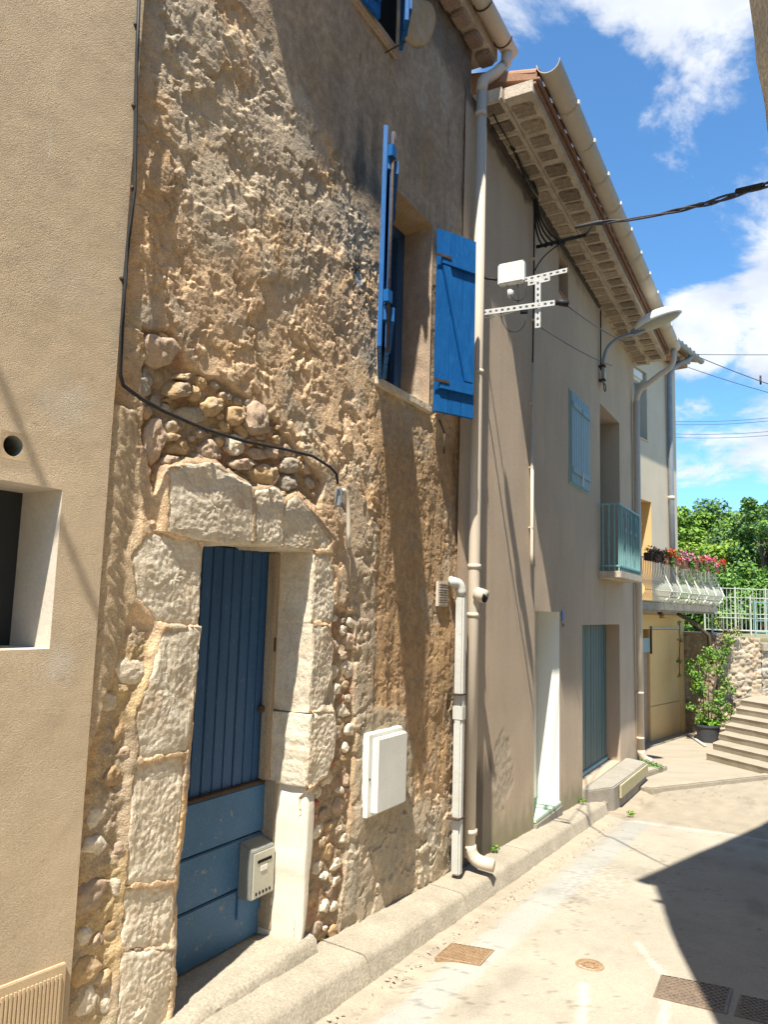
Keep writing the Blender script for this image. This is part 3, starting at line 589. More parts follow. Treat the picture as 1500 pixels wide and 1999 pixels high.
# window of the first floor
w1 = bpy.data.objects.new('window', None); link(w1, H1)
def rev1(U, Z): return .008*fbm(U*12, Z*6, 4, 51)
m = MB()
for (q0, q1, ax) in (((wn[1], wn[2]), (wn[1], wn[3]), 0), ((wn[0], wn[2]), (wn[0], wn[3]), 0)):
    nz = 60; no = 14; vs = []
    for i in range(nz+1):
        for j in range(no+1):
            z = wn[2]+(wn[3]-wn[2])*i/nz; o_ = .006-.25*j/no; w_ = float(fbm(np.array([o_*14]), np.array([z*8]), 4, 52)[0])*.010*min(1, j/2); vs.append(V(q0[0]+(w_ if q0[0] > 4 else -w_), o_, z))
    m.add(vs, [(i*(no+1)+j, i*(no+1)+j+1, (i+1)*(no+1)+j+1, (i+1)*(no+1)+j) for i in range(nz) for j in range(no)])
m.build('window_reveal', MT['pink'], w1, smooth=True)
m = MB(); m.add([V(wn[0], .006, wn[3]), V(wn[1], .006, wn[3]), V(wn[1], -.3, wn[3]-.03), V(wn[0], -.3, wn[3]-.03)], [(0, 1, 2, 3)]); m.build('window_head', MT['ochre'], w1)
bx('window_sill', MT['limestone'], w1, wn[0]-.03, wn[1]+.03, -.25, .018, wn[2]-.045, wn[2]+.006, .006)
for a, b, c_, d_ in ((3.87, 3.93, wn[2], wn[3]), (4.22, 4.30, wn[2], wn[3]-.02), (4.46, 4.56, wn[2], wn[3]), (3.87, 4.56, wn[3]-.09, wn[3]-.02), (3.87, 4.56, wn[2], wn[2]+.08)):
    bx('window_frame', MT['bluedark'], w1, a, b, -.27, -.215, c_, d_, .004)
bx('window_pane', MT['glass'], w1, wn[0], wn[1], -.26, -.25, wn[2], wn[3], 0)
bx('window_bar', MT['dark'], w1, 4.0, 4.22, -.215, -.18, 4.03, 4.16, .01)
def shutter(parent, w, h, loc, rot, nplank, flip=1, brace=True):
    """leaf in its own plane: x from hinge, z up, battens on -y side"""
    r = bpy.data.objects.new('shutter', None); link(r, parent); r.location = loc; r.rotation_euler = (0, 0, rot)
    pw = w/nplank
    for i in range(nplank): bx('plank', MT['blue'], r, i*pw+.0015, (i+1)*pw-.0015, -.012+rg.uniform(-.001, .001), .012, 0, h-rg.uniform(0, .006), .003)
    for z in (.12*h, .80*h): bx('batten', MT['blue'], r, .02, w-.02, .012*flip, .034*flip, z, z+.085, .005) if flip > 0 else bx('batten', MT['blue'], r, .02, w-.02, -.034, -.012, z, z+.085, .005)
    if brace:
        m = MB(); z0, z1 = .12*h+.09, .80*h-.005; o0, o1 = (.012, .032) if flip > 0 else (-.032, -.012)
        m.add([V(.03, o0, z1), V(.10, o0, z1), V(w-.03, o0, z0), V(w-.10, o0, z0), V(.03, o1, z1), V(.10, o1, z1), V(w-.03, o1, z0), V(w-.10, o1, z0)], [(0, 1, 2, 3), (4, 5, 6, 7), (0, 1, 5, 4), (1, 2, 6, 5), (2, 3, 7, 6), (3, 0, 4, 7)])
        m.build('brace', MT['blue'], r, bevel=.003)
    for z in (.13*h+.03, .81*h+.03): bx('hinge_strap', MT['iron'], r, -.03, .10, (.034*flip if flip > 0 else -.040), (.040*flip if flip > 0 else -.034), z, z+.02, .001)
    return r
# left leaf swung almost fully open, seen edge-on
sl = shutter(H1, .585, 1.25, V(3.86, .02, 2.955), math.atan2(-.285, -.51), 5, flip=-1)
for i_, t_ in enumerate((-.045, .045)): pass
tube('espagnolette_rod', MT['iron'], H1, [V(3.385, .335, 2.93), V(3.385, .335, 4.17)], .008, 6)
for z in (3.2, 4.02): bx('rod_guide', MT['blue'], H1, 3.36, 3.41, .315, .345, z, z+.07, .003)
# second folded leaf edge
sl2 = shutter(H1, .57, 1.23, V(3.885, .035, 2.96), math.atan2(-.30, -.50), 4, flip=-1, brace=False)
sr = shutter(H1, .345, 1.31, V(4.575, .035, 2.93), math.atan2(-.145, .285), 3, flip=1)
# upper window and its shutters
wu = bpy.data.objects.new('upper_window', None); link(wu, H1)
bx('window_pane', MT['dark'], wu, 3.43, 3.93, .0, .022, 5.17, 5.9, .002)
bx('sill', MT['pink'], wu, 3.40, 3.96, 0, .04, 5.10, 5.165, .01)
s1 = shutter(H1, .24, .75, V(3.40, .045, 5.13), math.atan2(-.02, .24), 2, flip=1, brace=False)
s2 = shutter(H1, .27, .75, V(3.955, .045, 5.15), math.atan2(-.16, -.22), 3, flip=-1, brace=False)
for p0, p1 in ((V(3.80, .02, 5.04), V(3.86, .13, 5.12)), (V(4.70, .02, 2.90), V(4.70, .06, 2.80)), (V(4.70, .06, 2.80), V(4.70, .06, 2.66)), (V(4.66, .03, 4.12), V(4.60, .05, 4.12))):
    tube('shutter_stay', MT['iron'], H1, [p0, p1], .006, 6)
# stone corbel patch next to the upper window
stone('patched_plaster', MT['ochre'], H1, uvs(P1, [(772, 22), (800, -5), (845, 5), (852, 40), (838, 85), (812, 92), (792, 78), (775, 50)]), .02, -.02, .015, .004, n=40, rings=8, seed=5, nscale=8)
# --- big door stones
BIG = dict(n=120, rings=30, rough=.0042, rnd=.010, power=18, nscale=34, it=1, wob=.010, facets=4, lowf=.012, fsl=.07)
BIG = dict(n=120, rings=30, rough=.0042, rnd=.008, power=22, nscale=44, it=0, wob=.006, facets=3, lowf=.010, fsl=.05)
for i, (nm_, pts, f, bk) in enumerate(DOORSTONES): stone(nm_, MT['limestone'], H1, pts, f, bk, seed=20+i, **BIG)
bx('lintel_core', MT['pink'], H1, 2.35, 3.45, -.28, -.035, 1.885, 2.08, .004)
rp = stone('plastered_reveal', MT['whiteplaster'], H1, [(3.262, .70), (3.35, .695), (3.345, .45), (3.315, .2), (3.315, .05), (3.30, -.03), (3.262, -.06)], .026, -.27, n=80, rings=14, rnd=.02, rough=.004, power=6, nscale=6, seed=50, it=1, wob=.006)
# --- rubble stones
def rubble(poly, nmax, smin, smax, mats, f0, f1, seed, avoid=(), asp=1.45, back=-.09):
    r = random.Random(seed); P = np.array(poly); lo = P.min(0); hi = P.max(0); pts = list(avoid); cnt = 0
    for _ in range(6000):
        if cnt >= nmax: break
        u, z = r.uniform(lo[0], hi[0]), r.uniform(lo[1], hi[1]); s = r.uniform(smin, smax)*(.75 if r.random() < .4 else 1)
        if sdpoly(np.array([u]), np.array([z]), poly)[0] < s*.55: continue
        if z < .74 and u-s*asp < 3.335 and u > 3: continue
        if any(((u-a)/(asp*.92))**2+((z-b)*1.02)**2 < ((s+c)*.86)**2 for a, b, c in pts): continue
        pts.append((u, z, s)); cnt += 1; n = r.choice((5, 6, 6, 7)); rot = r.uniform(-.35, .25); ol = []
        for k in range(n):
            a = 2*math.pi*(k+r.uniform(-.22, .22))/n; rx = s*asp*r.uniform(.82, 1.1); rz = s*r.uniform(.8, 1.08); x, y = rx*math.cos(a), rz*math.sin(a); ol.append((u+x*math.cos(rot)-y*math.sin(rot), z+x*math.sin(rot)+y*math.cos(rot)))
        stone('rubble_stone', MT[r.choice(mats)], H1, ol, r.uniform(f0, f1), back, rnd=.006, rough=.007, n=24, rings=6, seed=seed*100+cnt, power=8, nscale=30, it=0, wob=.008, facets=3)
E = []
for i, (x, y, rx, ry, mt, f) in enumerate([(310, 235, 105, 95, 'pink', .012), (250, 400, 45, 90, 'greystone', -.01), (435, 368, 48, 24, 'ochre', .01), (402, 440, 68, 50, 'ochre', .015), (500, 458, 30, 54, 'ochre', .01), (597, 525, 62, 58, 'ochre', .012),
        (728, 572, 50, 52, 'ochre', .012), (843, 592, 84, 98, 'pink', .018), (505, 570, 105, 42, 'greystone', -.01), (405, 630, 75, 35, 'ochre', -.01), (287, 705, 58, 125, 'pink', .0), (380, 690, 36, 22, 'ochre', .01),
        (372, 818, 54, 33, 'pink', .005), (430, 752, 76, 46, 'ochre', -.012), (592, 765, 72, 60, 'pink', -.004), (722, 725, 52, 62, 'limestone', .0), (748, 835, 60, 36, 'pink', .004), (885, 885, 82, 62, 'ochre', .0), (1018, 838, 52, 42, 'greystone', .002),
        (1008, 925, 56, 48, 'greystone', .0), (840, 780, 55, 38, 'pink', -.01), (935, 775, 48, 36, 'pink', -.008), (700, 900, 60, 45, 'pink', -.012)]):
    r = random.Random(i+3); pts = []
    for k in range(7):
        a = 2*math.pi*(k+r.uniform(-.3, .3))/7; pts.append((200+.36667*(x+rx*1.02*r.uniform(.88, 1.08)*math.cos(a)), 600+.36667*(y+ry*1.02*r.uniform(.88, 1.08)*math.sin(a))))
    pp = uvs(P1, pts); c_ = np.mean(pp, 0); E.append((c_[0], c_[1], .045+.02*(rx > 80)))
    stone('rubble_stone', MT[mt], H1, pp, f+.002, -.09, rnd=.010, rough=.010, n=34, rings=9, seed=60+i, power=7, nscale=26, it=0, wob=.010, facets=4)
rubble(Pex, 45, .016, .034, ('pink', 'ochre', 'ochre', 'greystone'), -.022, -.006, 3, avoid=E)
rubble(Prt, 44, .028, .062, ('pink', 'pink', 'limestone', 'ochre', 'limestone'), -.006, .008, 4, asp=1.6)
rubble(Plf, 17, .035, .075, ('ochre', 'ochre', 'pink', 'limestone'), -.002, .008, 5, asp=1.25)
for i, (x, y) in enumerate([(612, 1572), (606, 1598), (600, 1615), (640, 1492)]):
    u, z = P1.uv(x, y); bx('brick', MT['redbrick'], H1, u-.02, u+.05, -.05, .006+.003*i, z-.016, z+.016, .005)
# --- blue door
DO = -.25
door = bpy.data.objects.new('door', None); link(door, H1)
bx('door_backing', MT['dark'], door, 2.40, 3.30, DO-.06, DO-.032, -.2, 1.95, 0)
n = 11; w = (3.235-2.43)/n
for i in range(n): bx('plank', MT['bluedark'], door, 2.43+i*w+.002, 2.43+(i+1)*w-.002, DO-.028, DO+rg.uniform(-.002, .002), .715, 1.87, .004)
hb = [(-.03, .228), (.233, .462), (.467, .70)]
for i, (a, b) in enumerate(hb): bx('bottom_board', MT['bluedoor2'], door, 2.43, 3.262, DO-.028, DO+.012+.003*i, a+.002, b-.002, .005)
bx('drip_rail', MT['iron'], door, 2.43, 3.262, DO-.02, DO+.022, .70, .718, .004)
bx('patch_board', MT['bluedoor2'], door, 3.08, 3.262, DO+.01, DO+.022, .09, .30, .003)
bx('frame_post', MT['woodframe'], door, 3.215, 3.262, DO+.0, DO+.05, .72, 1.87, .006)
bx('frame_post', MT['woodframe'], door, 3.255, 3.285, DO-.02, DO+.09, .0, .72, .006)
bx('keyhole_plate', MT['iron'], door, 3.232, 3.245, DO+.05, DO+.055, 1.36, 1.43, .001)
stone('door_knob', MT['iron'], door, [(3.185, 1.055), (3.215, 1.055), (3.215, 1.085), (3.185, 1.085)], DO+.03, DO, rnd=.01, n=12, rings=3, rough=0)
th = MB(); nn_ = 60; vs = []
for i in range(nn_+1):
    t = 2.30+(3.36-2.30)*i/nn_; wv = float(fbm(np.array([t*4.]), np.array([1.]), 4, 71)[0])*.012; fr = .085-.045*(t-2.4)+wv*.6
    pr = [(-.30, -.03), (-.23, -.035), (fr-.06, -.004+wv*.3), (fr-.015, -.012+wv), (fr+.008, -.03), (fr+.03+wv*.6, -.16), (fr+.03, -.5), (-.3, -.5)]
    vs += [V(t, o_, z) for o_, z in pr]
k = 8; th.add(vs, [(i*k+j, i*k+(j+1) % k, (i+1)*k+(j+1) % k, (i+1)*k+j) for i in range(nn_) for j in range(k)]+[tuple(range(k)), tuple(nn_*k+j for j in range(k))])
o = th.build('door_step', MT['kerb'], H1); shade_auto(o, 50)
# mailbox on the door
mb = thing('mailbox', 'small beige metal mailbox with narrow slot screwed on the old blue door', 'mailbox', tuple(P1.w(3.165, DO+.016, .19)), P1.rot)
m = MB(); hw, dp, hh = .085, .085, .26
m.add([V(-hw, 0, 0), V(hw, 0, 0), V(hw, dp, 0), V(-hw, dp, 0), V(-hw, 0, hh), V(hw, 0, hh), V(hw, dp, hh-.035), V(-hw, dp, hh-.035)], [(0, 1, 2, 3), (4, 5, 6, 7), (0, 1, 5, 4), (1, 2, 6, 5), (2, 3, 7, 6), (3, 0, 4, 7)])
m.build('box_body', MT['mailgrey'], mb, bevel=.004); bx('front_door', MT['mailbox'], mb, -hw+.004, hw-.004, dp, dp+.006, .006, hh-.045, .002)
bx('slot_flap', MT['dark'], mb, -.055, .055, dp+.006, dp+.0085, .165, .18, .001); bx('name_plate', MT['white'], mb, -.03, .022, dp+.006, dp+.009, .125, .15, .001)
for i in range(5): bx('view_hole', MT['dark'], mb, -.062+i*.026, -.05+i*.026, dp+.006, dp+.0082, .02, .034, .0005)
# meter box
mt_ = thing('meter_box', 'white plastic utility meter box set in the rough wall right of the blue door', 'meter box', tuple(P1.w(4.025, .0, .44)), P1.rot)
bx('box_frame', MT['white'], mt_, -.205, .205, -.02, .045, 0, .455, .006)
bx('box_lid', MT['white'], mt_, -.165, .19, .045, .085, .02, .43, .008); bx('lock', MT['dark'], mt_, -.188, -.182, .045, .05, .2, .215, .001)
# vent grille low on the wall
vg = bpy.data.objects.new('vent_grille', None); link(vg, H1)
bx('grille_frame', MT['pvc'], vg, 4.74, 4.90, .0, .02, 1.62, 1.79, .003)
for i in range(9): bx('slat', MT['greystone'], vg, 4.752, 4.888, .02, .028, 1.632+i*.017, 1.641+i*.017, .001)
# roof edge of house 1
def soffit_brick_row(parent, mat, u0, u1, pitch, gap, o0, o1, z, th, slope, seed, stag=0):
    r = random.Random(seed); protos = []
    for k in range(4):
        m = MB().box(0, pitch-gap, 0, o1-o0, 0, th, jit=.004, rg=r); ob = m.build('brick', mat, None, bevel=.014); me = ob.data; bpy.data.objects.remove(ob); protos.append(me)
    u = u0+stag
    while u < u1-.05:
        o = bpy.data.objects.new('brick', r.choice(protos)); link(o, parent); o.location = V(u+gap/2, o0+r.uniform(-.004, .004), z+slope*(u-u0)+r.uniform(-.004, .004)); o.scale[0] = min(1, (u1-u)/pitch)*r.uniform(.86, 1.04); o.rotation_euler = (R(r.uniform(-2, 2)), R(r.uniform(-1.5, 1.5)), R(r.uniform(-3, 3))); o.scale[1] = r.uniform(.92, 1.05); u += pitch
def half_gutter(name, mat, parent, u0, u1, off, z0, z1, r, sec=.55, joints=True):
    g = bpy.data.objects.new(name, None); link(g, parent); n = 14; u = u0
    while u < u1-.02:
        e = min(u+sec, u1); m = MB(); vs = []
        for uu in (u+.002, e-.002):
            zz = z0+(z1-z0)*(uu-u0)/(u1-u0)
            for k in range(n+1):
                a = math.pi+math.pi*k/n; vs.append(V(uu, off+r*math.cos(a), zz+r*math.sin(a)))
            for k in range(n, -1, -1):
                a = math.pi+math.pi*k/n; vs.append(V(uu, off+(r-.005)*math.cos(a), zz+.001+(r-.005)*math.sin(a)))
        q = 2*(n+1); m.add(vs, [(k, (k+1) % q, q+(k+1) % q, q+k) for k in range(q)]+[(k, k+1, q-2-k, q-1-k) for k in range(n)]+[(q+k, q+k+1, q+q-2-k, q+q-1-k) for k in range(n)])
        m.build('gutter_section', mat, g)
        if joints and e < u1-.05:
            m = MB(); vs = []
            for uu in (e-.02, e+.02):
                zz = z0+(z1-z0)*(uu-u0)/(u1-u0)
                for k in range(n+1): a = math.pi+math.pi*k/n; vs.append(V(uu, off+(r+.005)*math.cos(a), zz+(r+.005)*math.sin(a)))
            m.add(vs, [(k, k+1, n+2+k, n+1+k) for k in range(n)]); m.build('gutter_joint', MT['pvc'], g, smooth=True)
            zz = z0+(z1-z0)*(e-u0)/(u1-u0); bx('gutter_clip', MT['white'], g, e-.02, e+.02, off+r-.012, off+r+.012, zz-.03, zz+.008, .003)
        u = e
    return g
c1 = bpy.data.objects.new('cornice', None); link(c1, H1)
bx('cornice_slab', MT['soffit'], c1, 1.9, 5.42, -.4, .135, 6.045, 6.18, .006)
soffit_brick_row(c1, MT['sbrick1'], 1.9, 5.40, .235, .07, .012, .13, 5.985, .062, -.0, 8)
m = MB(); m.add([V(1.9, .22, 6.22), V(5.45, .22, 6.22), V(5.45, -3.2, 7.2), V(1.9, -3.2, 7.2), V(1.9, .22, 6.16), V(5.45, .22, 6.16), V(5.45, -3.2, 6.9), V(1.9, -3.2, 6.9)], [(0, 1, 2, 3), (4, 5, 6, 7), (0, 1, 5, 4), (1, 2, 6, 5), (2, 3, 7, 6), (3, 0, 4, 7)]); m.build('roof', MT['tile'], H1)
half_gutter('gutter', MT['pvc'], H1, 1.95, 5.50, .215, 6.19, 6.15, .068, sec=.9)
for i, u in enumerate((4.9, 5.33)): 
    m = MB(); m.tube([V(u, .215+.074*math.cos(a), 6.155+.074*math.sin(a)) for a in [math.pi+math.pi*k/12 for k in range(13)]], .006, 6); m.build('gutter_bracket', MT['iron'], H1, smooth=True)
# downpipes at the corner
dp1 = bpy.data.objects.new('downpipe', None); link(dp1, H1)
px_ = 5.215; po = .085
tube('pipe', MT['pvc'], dp1, [V(5.42, .215, 6.10), V(5.41, .21, 6.0), V(5.38, .19, 5.95)]+arc(V(5.38, .19, 5.95), V(5.34, .17, 5.89), V(5.29, .12, 5.83), 4)+arc(V(5.26, .10, 5.80), V(px_, po, 5.77), V(px_, po, 5.66), 5), .045, 18)
tube('pipe', MT['pvc'], dp1, [V(px_, po, 5.68), V(px_-.01, po, 3.4), V(px_-.01, po, 1.85), V(px_-.015, po-.005, -.1)], .042, 20)
for z in (5.45, 3.36, 1.9, 1.55, .05): tube('pipe_collar', MT['pvc'], dp1, [V(px_-.008, po, z), V(px_-.008, po, z+.035)], .048, 20)
tube('pipe_elbow', MT['pvc'], dp1, arc(V(px_-.015, po, -.02), V(px_-.01, po+.0, -.12), V(px_-.0, po+.10, -.13), 6)+[V(px_+.01, po+.17, -.135)], .045, 18)
tube('pipe_elbow', MT['pvc'], dp1, [V(5.185, po+.03, 1.72), V(5.175, po+.10, 1.70)], .05, 16)
tube('pipe_mouth', MT['dark'], dp1, [V(5.1762, po+.09, 1.701), V(5.1755, po+.102, 1.70)], .043, 16)
dp2 = bpy.data.objects.new('waste_pipe', None); link(dp2, H1)
bx('pipe', MT['whitepvc'], dp2, 4.965, 5.025, .045, .11, -.165, 1.70, .012)
bx('pipe', MT['whitepvc'], dp2, 4.962, 5.028, .04, .114, .85, .95, .006)
tube('pipe_elbow', MT['whitepvc'], dp2, arc(V(4.995, .08, 1.70), V(4.995, .08, 1.79), V(4.96, .05, 1.79), 5)+[V(4.92, .02, 1.80)], .034, 14)
for z in (.2, 1.02): bx('pipe_clip', MT['iron'], dp2, 4.93, 5.04, .02, .115, z, z+.01, .001)
# black service cable along house A's corner then over the door
A_ = lambda x, y, o: tuple(P1.w(*(lambda q: (q[0], o, q[1]))(P1.uv(x, y, o))))
cp = [(272, -40), (267, 100), (264, 210), (262, 370), (250, 470), (243, 545), (238, 640), (234, 730), (240, 752), (275, 778), (320, 803), (400, 838), (480, 862), (560, 878), (610, 890), (645, 912), (657, 925), (660, 945)]
cab = thing('service_cable', 'black service cable clipped down the corner then sagging above the blue door', 'cable', A_(262, 370, .05))
def cable_child(name, mat, parent, pts, r, n=7):
    o = MB().tube(pts, r, n).build(name, mat, None, smooth=True); o.parent = parent; o.matrix_parent_inverse = Matrix.Translation(-Vector(parent.location)) if parent.rotation_euler[2] == 0 else parent.matrix_basis.inverted(); return o
cable_child('cable', MT['black'], cab, [A_(x, y, .055) for x, y in cp], .0075)
cable_child('cable', MT['black'], cab, [A_(x+rg.uniform(-3, 3), y, .066) for x, y in cp[:9]], .005)
for x, y in ((268, 50), (264, 208), (262, 368), (241, 545), (407, 841), (518, 871)):
    p = Vector(A_(x, y, .055)); cable_child('cable_clip', MT['iron'], cab, [p-Vector(P1.d*.012), p+Vector(P1.d*.02)-Vector(P1.n*.02)], .008, 6)
bxp = thing('cable_end_box', 'small grey junction stub hanging at the end of the black cable', 'junction box', A_(658, 975, .03), P1.rot)
bx('stub', MT['greymetal'], bxp, -.012, .012, -.01, .03, -.04, .06, .006); tube('loop', MT['wire'], bxp, [V(.014*math.cos(a), .03, -.05+.035*math.sin(a)) for a in np.linspace(0, 6.28, 14)], .003, 5)
tube('cement_pipe', MT['pvc'], bxp, arc(V(.02, .02, .05), V(.08, .03, .08), V(.10, .02, -.25), 8), .013, 8)
# ================================================================== HOUSE 2 (beige rendered)
H2 = house('beige_rendered_house', 'long beige rendered house with brick eaves, white door and teal balcony', P2)
wd = (6.87, 7.67, -.24, 1.61); gd = (8.56, 10.46, -.27, 1.475); bd = (9.43, 10.56, 2.12, 4.21); at_ = (7.63, 7.99, 4.98, 5.40)
holes2 = [wd, gd, bd, at_]
def h2f(U, Z):
    h = .006*fbm(U*.8, Z*.8, 3, 80)
    d = np.hypot((U-6.05)/.22, (Z-.32)/.30)+.6*fbm(U*8, Z*8, 4, 81); s = sstep(1.05, .85, d); h = h-s*(.004+.006*fbm(U*34, Z*34, 3, 82))
    h -= .006*sstep(.1, -.1, Z+.06*U+.1*fbm(U*5, Z*5, 3, 83)-.35+.3)
    e = np.full(U.shape, 9.)
    for q in holes2: e = np.minimum(e, np.maximum(abs(U-(q[0]+q[1])/2)-(q[1]-q[0])/2, abs(Z-(q[2]+q[3])/2)-(q[3]-q[2])/2))
    return h*sstep(-.01, .05, e)
def h2c(U, Z, H):
    f1 = fbm(U*1.0, Z*.5, 4, 84)[..., None]; f2 = fbm(U*7, Z*1.0, 4, 85)[..., None]; f3 = fbm(U*40, Z*40, 2, 86)[..., None]
    c = np.array([.59, .46, .335])*(1+.10*f1+.04*f2+.09*f3+.08*fbm(U*2.3, Z*2.0, 4, 92)[..., None])
    d = np.hypot((U-6.05)/.22, (Z-.32)/.30)+.6*fbm(U*8, Z*8, 4, 81); s = sstep(1.05, .85, d)[..., None]; c = c*(1-s*.7)+np.array([.50, .42, .31])*(1+.3*f3)*s*.7
    lo = sstep(.42, .05, Z+.06*U-.1+.25*fbm(U*3, Z*3, 4, 87))[..., None]; c = c*(1-lo*.75)+np.array([.43, .37, .25])*lo*.75
    mo = (sstep(.30, .0, Z+.06*U-.12+.18*fbm(U*9, Z*5, 4, 88)))[..., None]; c = c*(1-mo*.6)+np.array([.26, .25, .14])*mo*.6
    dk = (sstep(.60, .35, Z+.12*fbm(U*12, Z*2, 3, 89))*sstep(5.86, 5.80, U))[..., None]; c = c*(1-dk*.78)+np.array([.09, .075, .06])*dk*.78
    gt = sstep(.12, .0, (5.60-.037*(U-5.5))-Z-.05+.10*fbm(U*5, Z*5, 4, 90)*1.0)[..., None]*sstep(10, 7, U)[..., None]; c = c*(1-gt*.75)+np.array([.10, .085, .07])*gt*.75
    st = sstep(.25, .6, fbm(U*9, Z*.35, 4, 91))[..., None]; c *= (1-.04*st)
    bs = (sstep(.9, .3, abs(U-10.0))*sstep(1.5, 2.1, Z)*sstep(2.3, 2.05, Z))[..., None]; c *= (1-.14*bs)
    return c
MT['h2']=M('beige_render_wall', None, attr='Col', bump=.9, bscale=170, fine=.16, bdist=.010)
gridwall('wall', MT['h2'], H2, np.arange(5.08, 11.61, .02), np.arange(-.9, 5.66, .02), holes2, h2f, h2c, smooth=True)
m = MB(); m.add([V(11.6, 0, -.9), V(11.6, 0, 5.6), V(11.6, -5, 5.6), V(11.6, -5, -.9)], [(0, 1, 2, 3)]); m.build('side_wall', MT['render2'], H2)
reveal('door_reveal', MT['whitewall'], H2, wd, .235); reveal('door_reveal', MT['render2'], H2, gd, .20); reveal('door_reveal', MT['render2'], H2, bd, .28); reveal('attic_reveal', MT['render2'], H2, at_, .2)
d1 = bpy.data.objects.new('white_door', None); link(d1, H2)
bx('door_leaf', MT['white'], d1, wd[0], wd[1], -.28, -.225, wd[2]+.02, wd[3], .004)
for a, b in ((6.87, 6.90), (6.93, 6.95), (6.985, 7.0)): bx('door_frame', MT['palegreen'], d1, a, b, -.225, -.185-.012*((a-6.87)*20), wd[2]+.03, wd[3]-.005, .003)
bx('door_sill', MT['palegreen'], d1, wd[0]+.002, wd[1]+.0, -.235, .02, wd[2]-.012, wd[2]+.025, .006)
bx('sill_riser', MT['slabc'], H2, wd[0]-.0, wd[1]+.02, -.1, .03, -.5, wd[2]-.013, .008)
d2 = bpy.data.objects.new('green_door', None); link(d2, H2)
nb = 14; w = (gd[1]-gd[0])/nb
for i in range(nb): bx('plank', MT['greendoor'], d2, gd[0]+i*w+.004, gd[0]+(i+1)*w-.004, -.21, -.175+rg.uniform(-.003, .002), gd[2]+.03, gd[3], .005)
bx('bottom_rail', MT['teal'], d2, gd[0], gd[1], -.20, -.155, gd[2], gd[2]+.05, .006); bx('door_backing', MT['dark'], d2, gd[0], gd[1], -.24, -.215, gd[2], gd[3], 0)
tube('door_handle', MT['white'], d2, [V(8.72, -.17, .55), V(8.72, -.13, .55), V(8.80, -.125, .54)], .009, 8); bx('lock_plate', MT['galv'], d2, 8.70, 8.735, -.172, -.165, .48, .6, .002)
bx('door_panel', MT['paleblue'], H2, bd[0], bd[1], -.30, -.265, bd[2], bd[3]-.0, .004)
bx('attic_shade', MT['mailgrey'], H2, at_[0], at_[1], -.20, -.17, at_[2], at_[3], 0); bx('attic_sill', MT['tile'], H2, at_[0]-.01, at_[1]+.01, -.17, .012, at_[2]-.03, at_[2]+.002, .004)
# closed pale blue shutters
sh = bpy.data.objects.new('shutter_pair', None); link(sh, H2)
for k in range(2):
    a0 = 8.035+k*.39
    for i in range(4): bx('plank', MT['paleblue'], sh, a0+i*.096+.002, a0+(i+1)*.096-.002, .006, .03, 2.99, 3.99, .004)
    for z in (3.10, 3.82): bx('batten', MT['paleblue'], sh, a0+.01, a0+.37, .03, .045, z, z+.06, .004)
bx('shutter_frame', MT['teal'], sh, 8.01, 8.83, .0, .012, 2.97, 4.01, .003)
bx('latch', MT['white'], sh, 8.415, 8.43, .045, .055, 3.0, 3.16, .002)
# balcony
bx('balcony_slab', MT['soffit'], H2, 9.36, 10.72, -.02, .25, 2.035, 2.12, .008)
br = bpy.data.objects.new('balcony_railing', None); link(br, H2)
for z in (2.17, 2.92): 
    bx('rail', MT['teal'], br, 9.40, 10.68, .215, .235, z, z+.022, .002); bx('rail', MT['teal'], br, 9.40, 9.42, .0, .215, z, z+.022, .002); bx('rail', MT['teal'], br, 10.66, 10.68, .0, .215, z, z+.022, .002)
for i in range(13):
    u = 9.41+i*(10.67-9.41)/12; bx('baluster', MT['teal'], br, u-.006, u+.006, .216, .232, 2.12, 2.92, .002)
for o_ in (.03, .10, .165): 
    bx('baluster', MT['teal'], br, 9.402, 9.416, o_, o_+.014, 2.13, 2.92, .002); bx('baluster', MT['teal'], br, 10.664, 10.678, o_, o_+.014, 2.13, 2.92, .002)
for u in (9.72, 10.04, 10.36):
    for s_ in (1, -1):
        pts = [V(u+s_*(.01+.035*math.sin(t*2.6)), .24, 2.86-.22*t+.0) for t in np.linspace(0, 1, 12)]+[V(u+s_*(.03+.02*math.cos(a)), .24, 2.64+.02*math.sin(a)) for a in np.linspace(0, 5, 8)]
        tube('scroll', MT['paleblue'], br, pts, .006, 6)
# house number
hn = bx('number_plate', MT['flag'], H2, 7.73, 7.80, .0, .012, 1.52, 1.62, .002); hn['label'] = 'small blue enamel house number plate'
bx('doorbell', MT['woodframe'], H2, 7.765, 7.805, .0, .015, 1.46, 1.495, .003)
# eaves
c2 = bpy.data.objects.new('brick_eaves', None); link(c2, H2)
ZE = lambda u: 5.60-.037*(u-5.4)
def slopebox(name, mat, parent, u0, u1, o0, o1, za, zb, bevel=.004):
    m = MB().box(u0, u1, o0, o1, 0, 1); m.v = [(x, y, ZE(x)+(za if z < .5 else zb)) for x, y, z in m.v]; return m.build(name, mat, parent, bevel=bevel)
slopebox('mortar_bed', MT['soffit'], c2, 5.29, 11.75, -.3, .215, .001, .10)
slopebox('mortar_bed', MT['soffit'], c2, 5.36, 11.75, .18, .445, .031, .135)
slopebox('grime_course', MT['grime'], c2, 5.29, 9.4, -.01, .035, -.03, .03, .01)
soffit_brick_row(c2, MT['sbrick'], 5.30, 11.7, .222, .042, .03, .195, 5.590, .07, -.037, 11)
soffit_brick_row(c2, MT['sbrick'], 5.375, 11.7, .222, .038, .232, .41, 5.616, .07, -.037, 12, stag=.06)
for i in range(29):
    u = 5.30+i*.222; bxm = slopebox('mortar_tooth', MT['soffit'], c2, u-.018, u+.018, .0, .20, -.016, .01, .006)
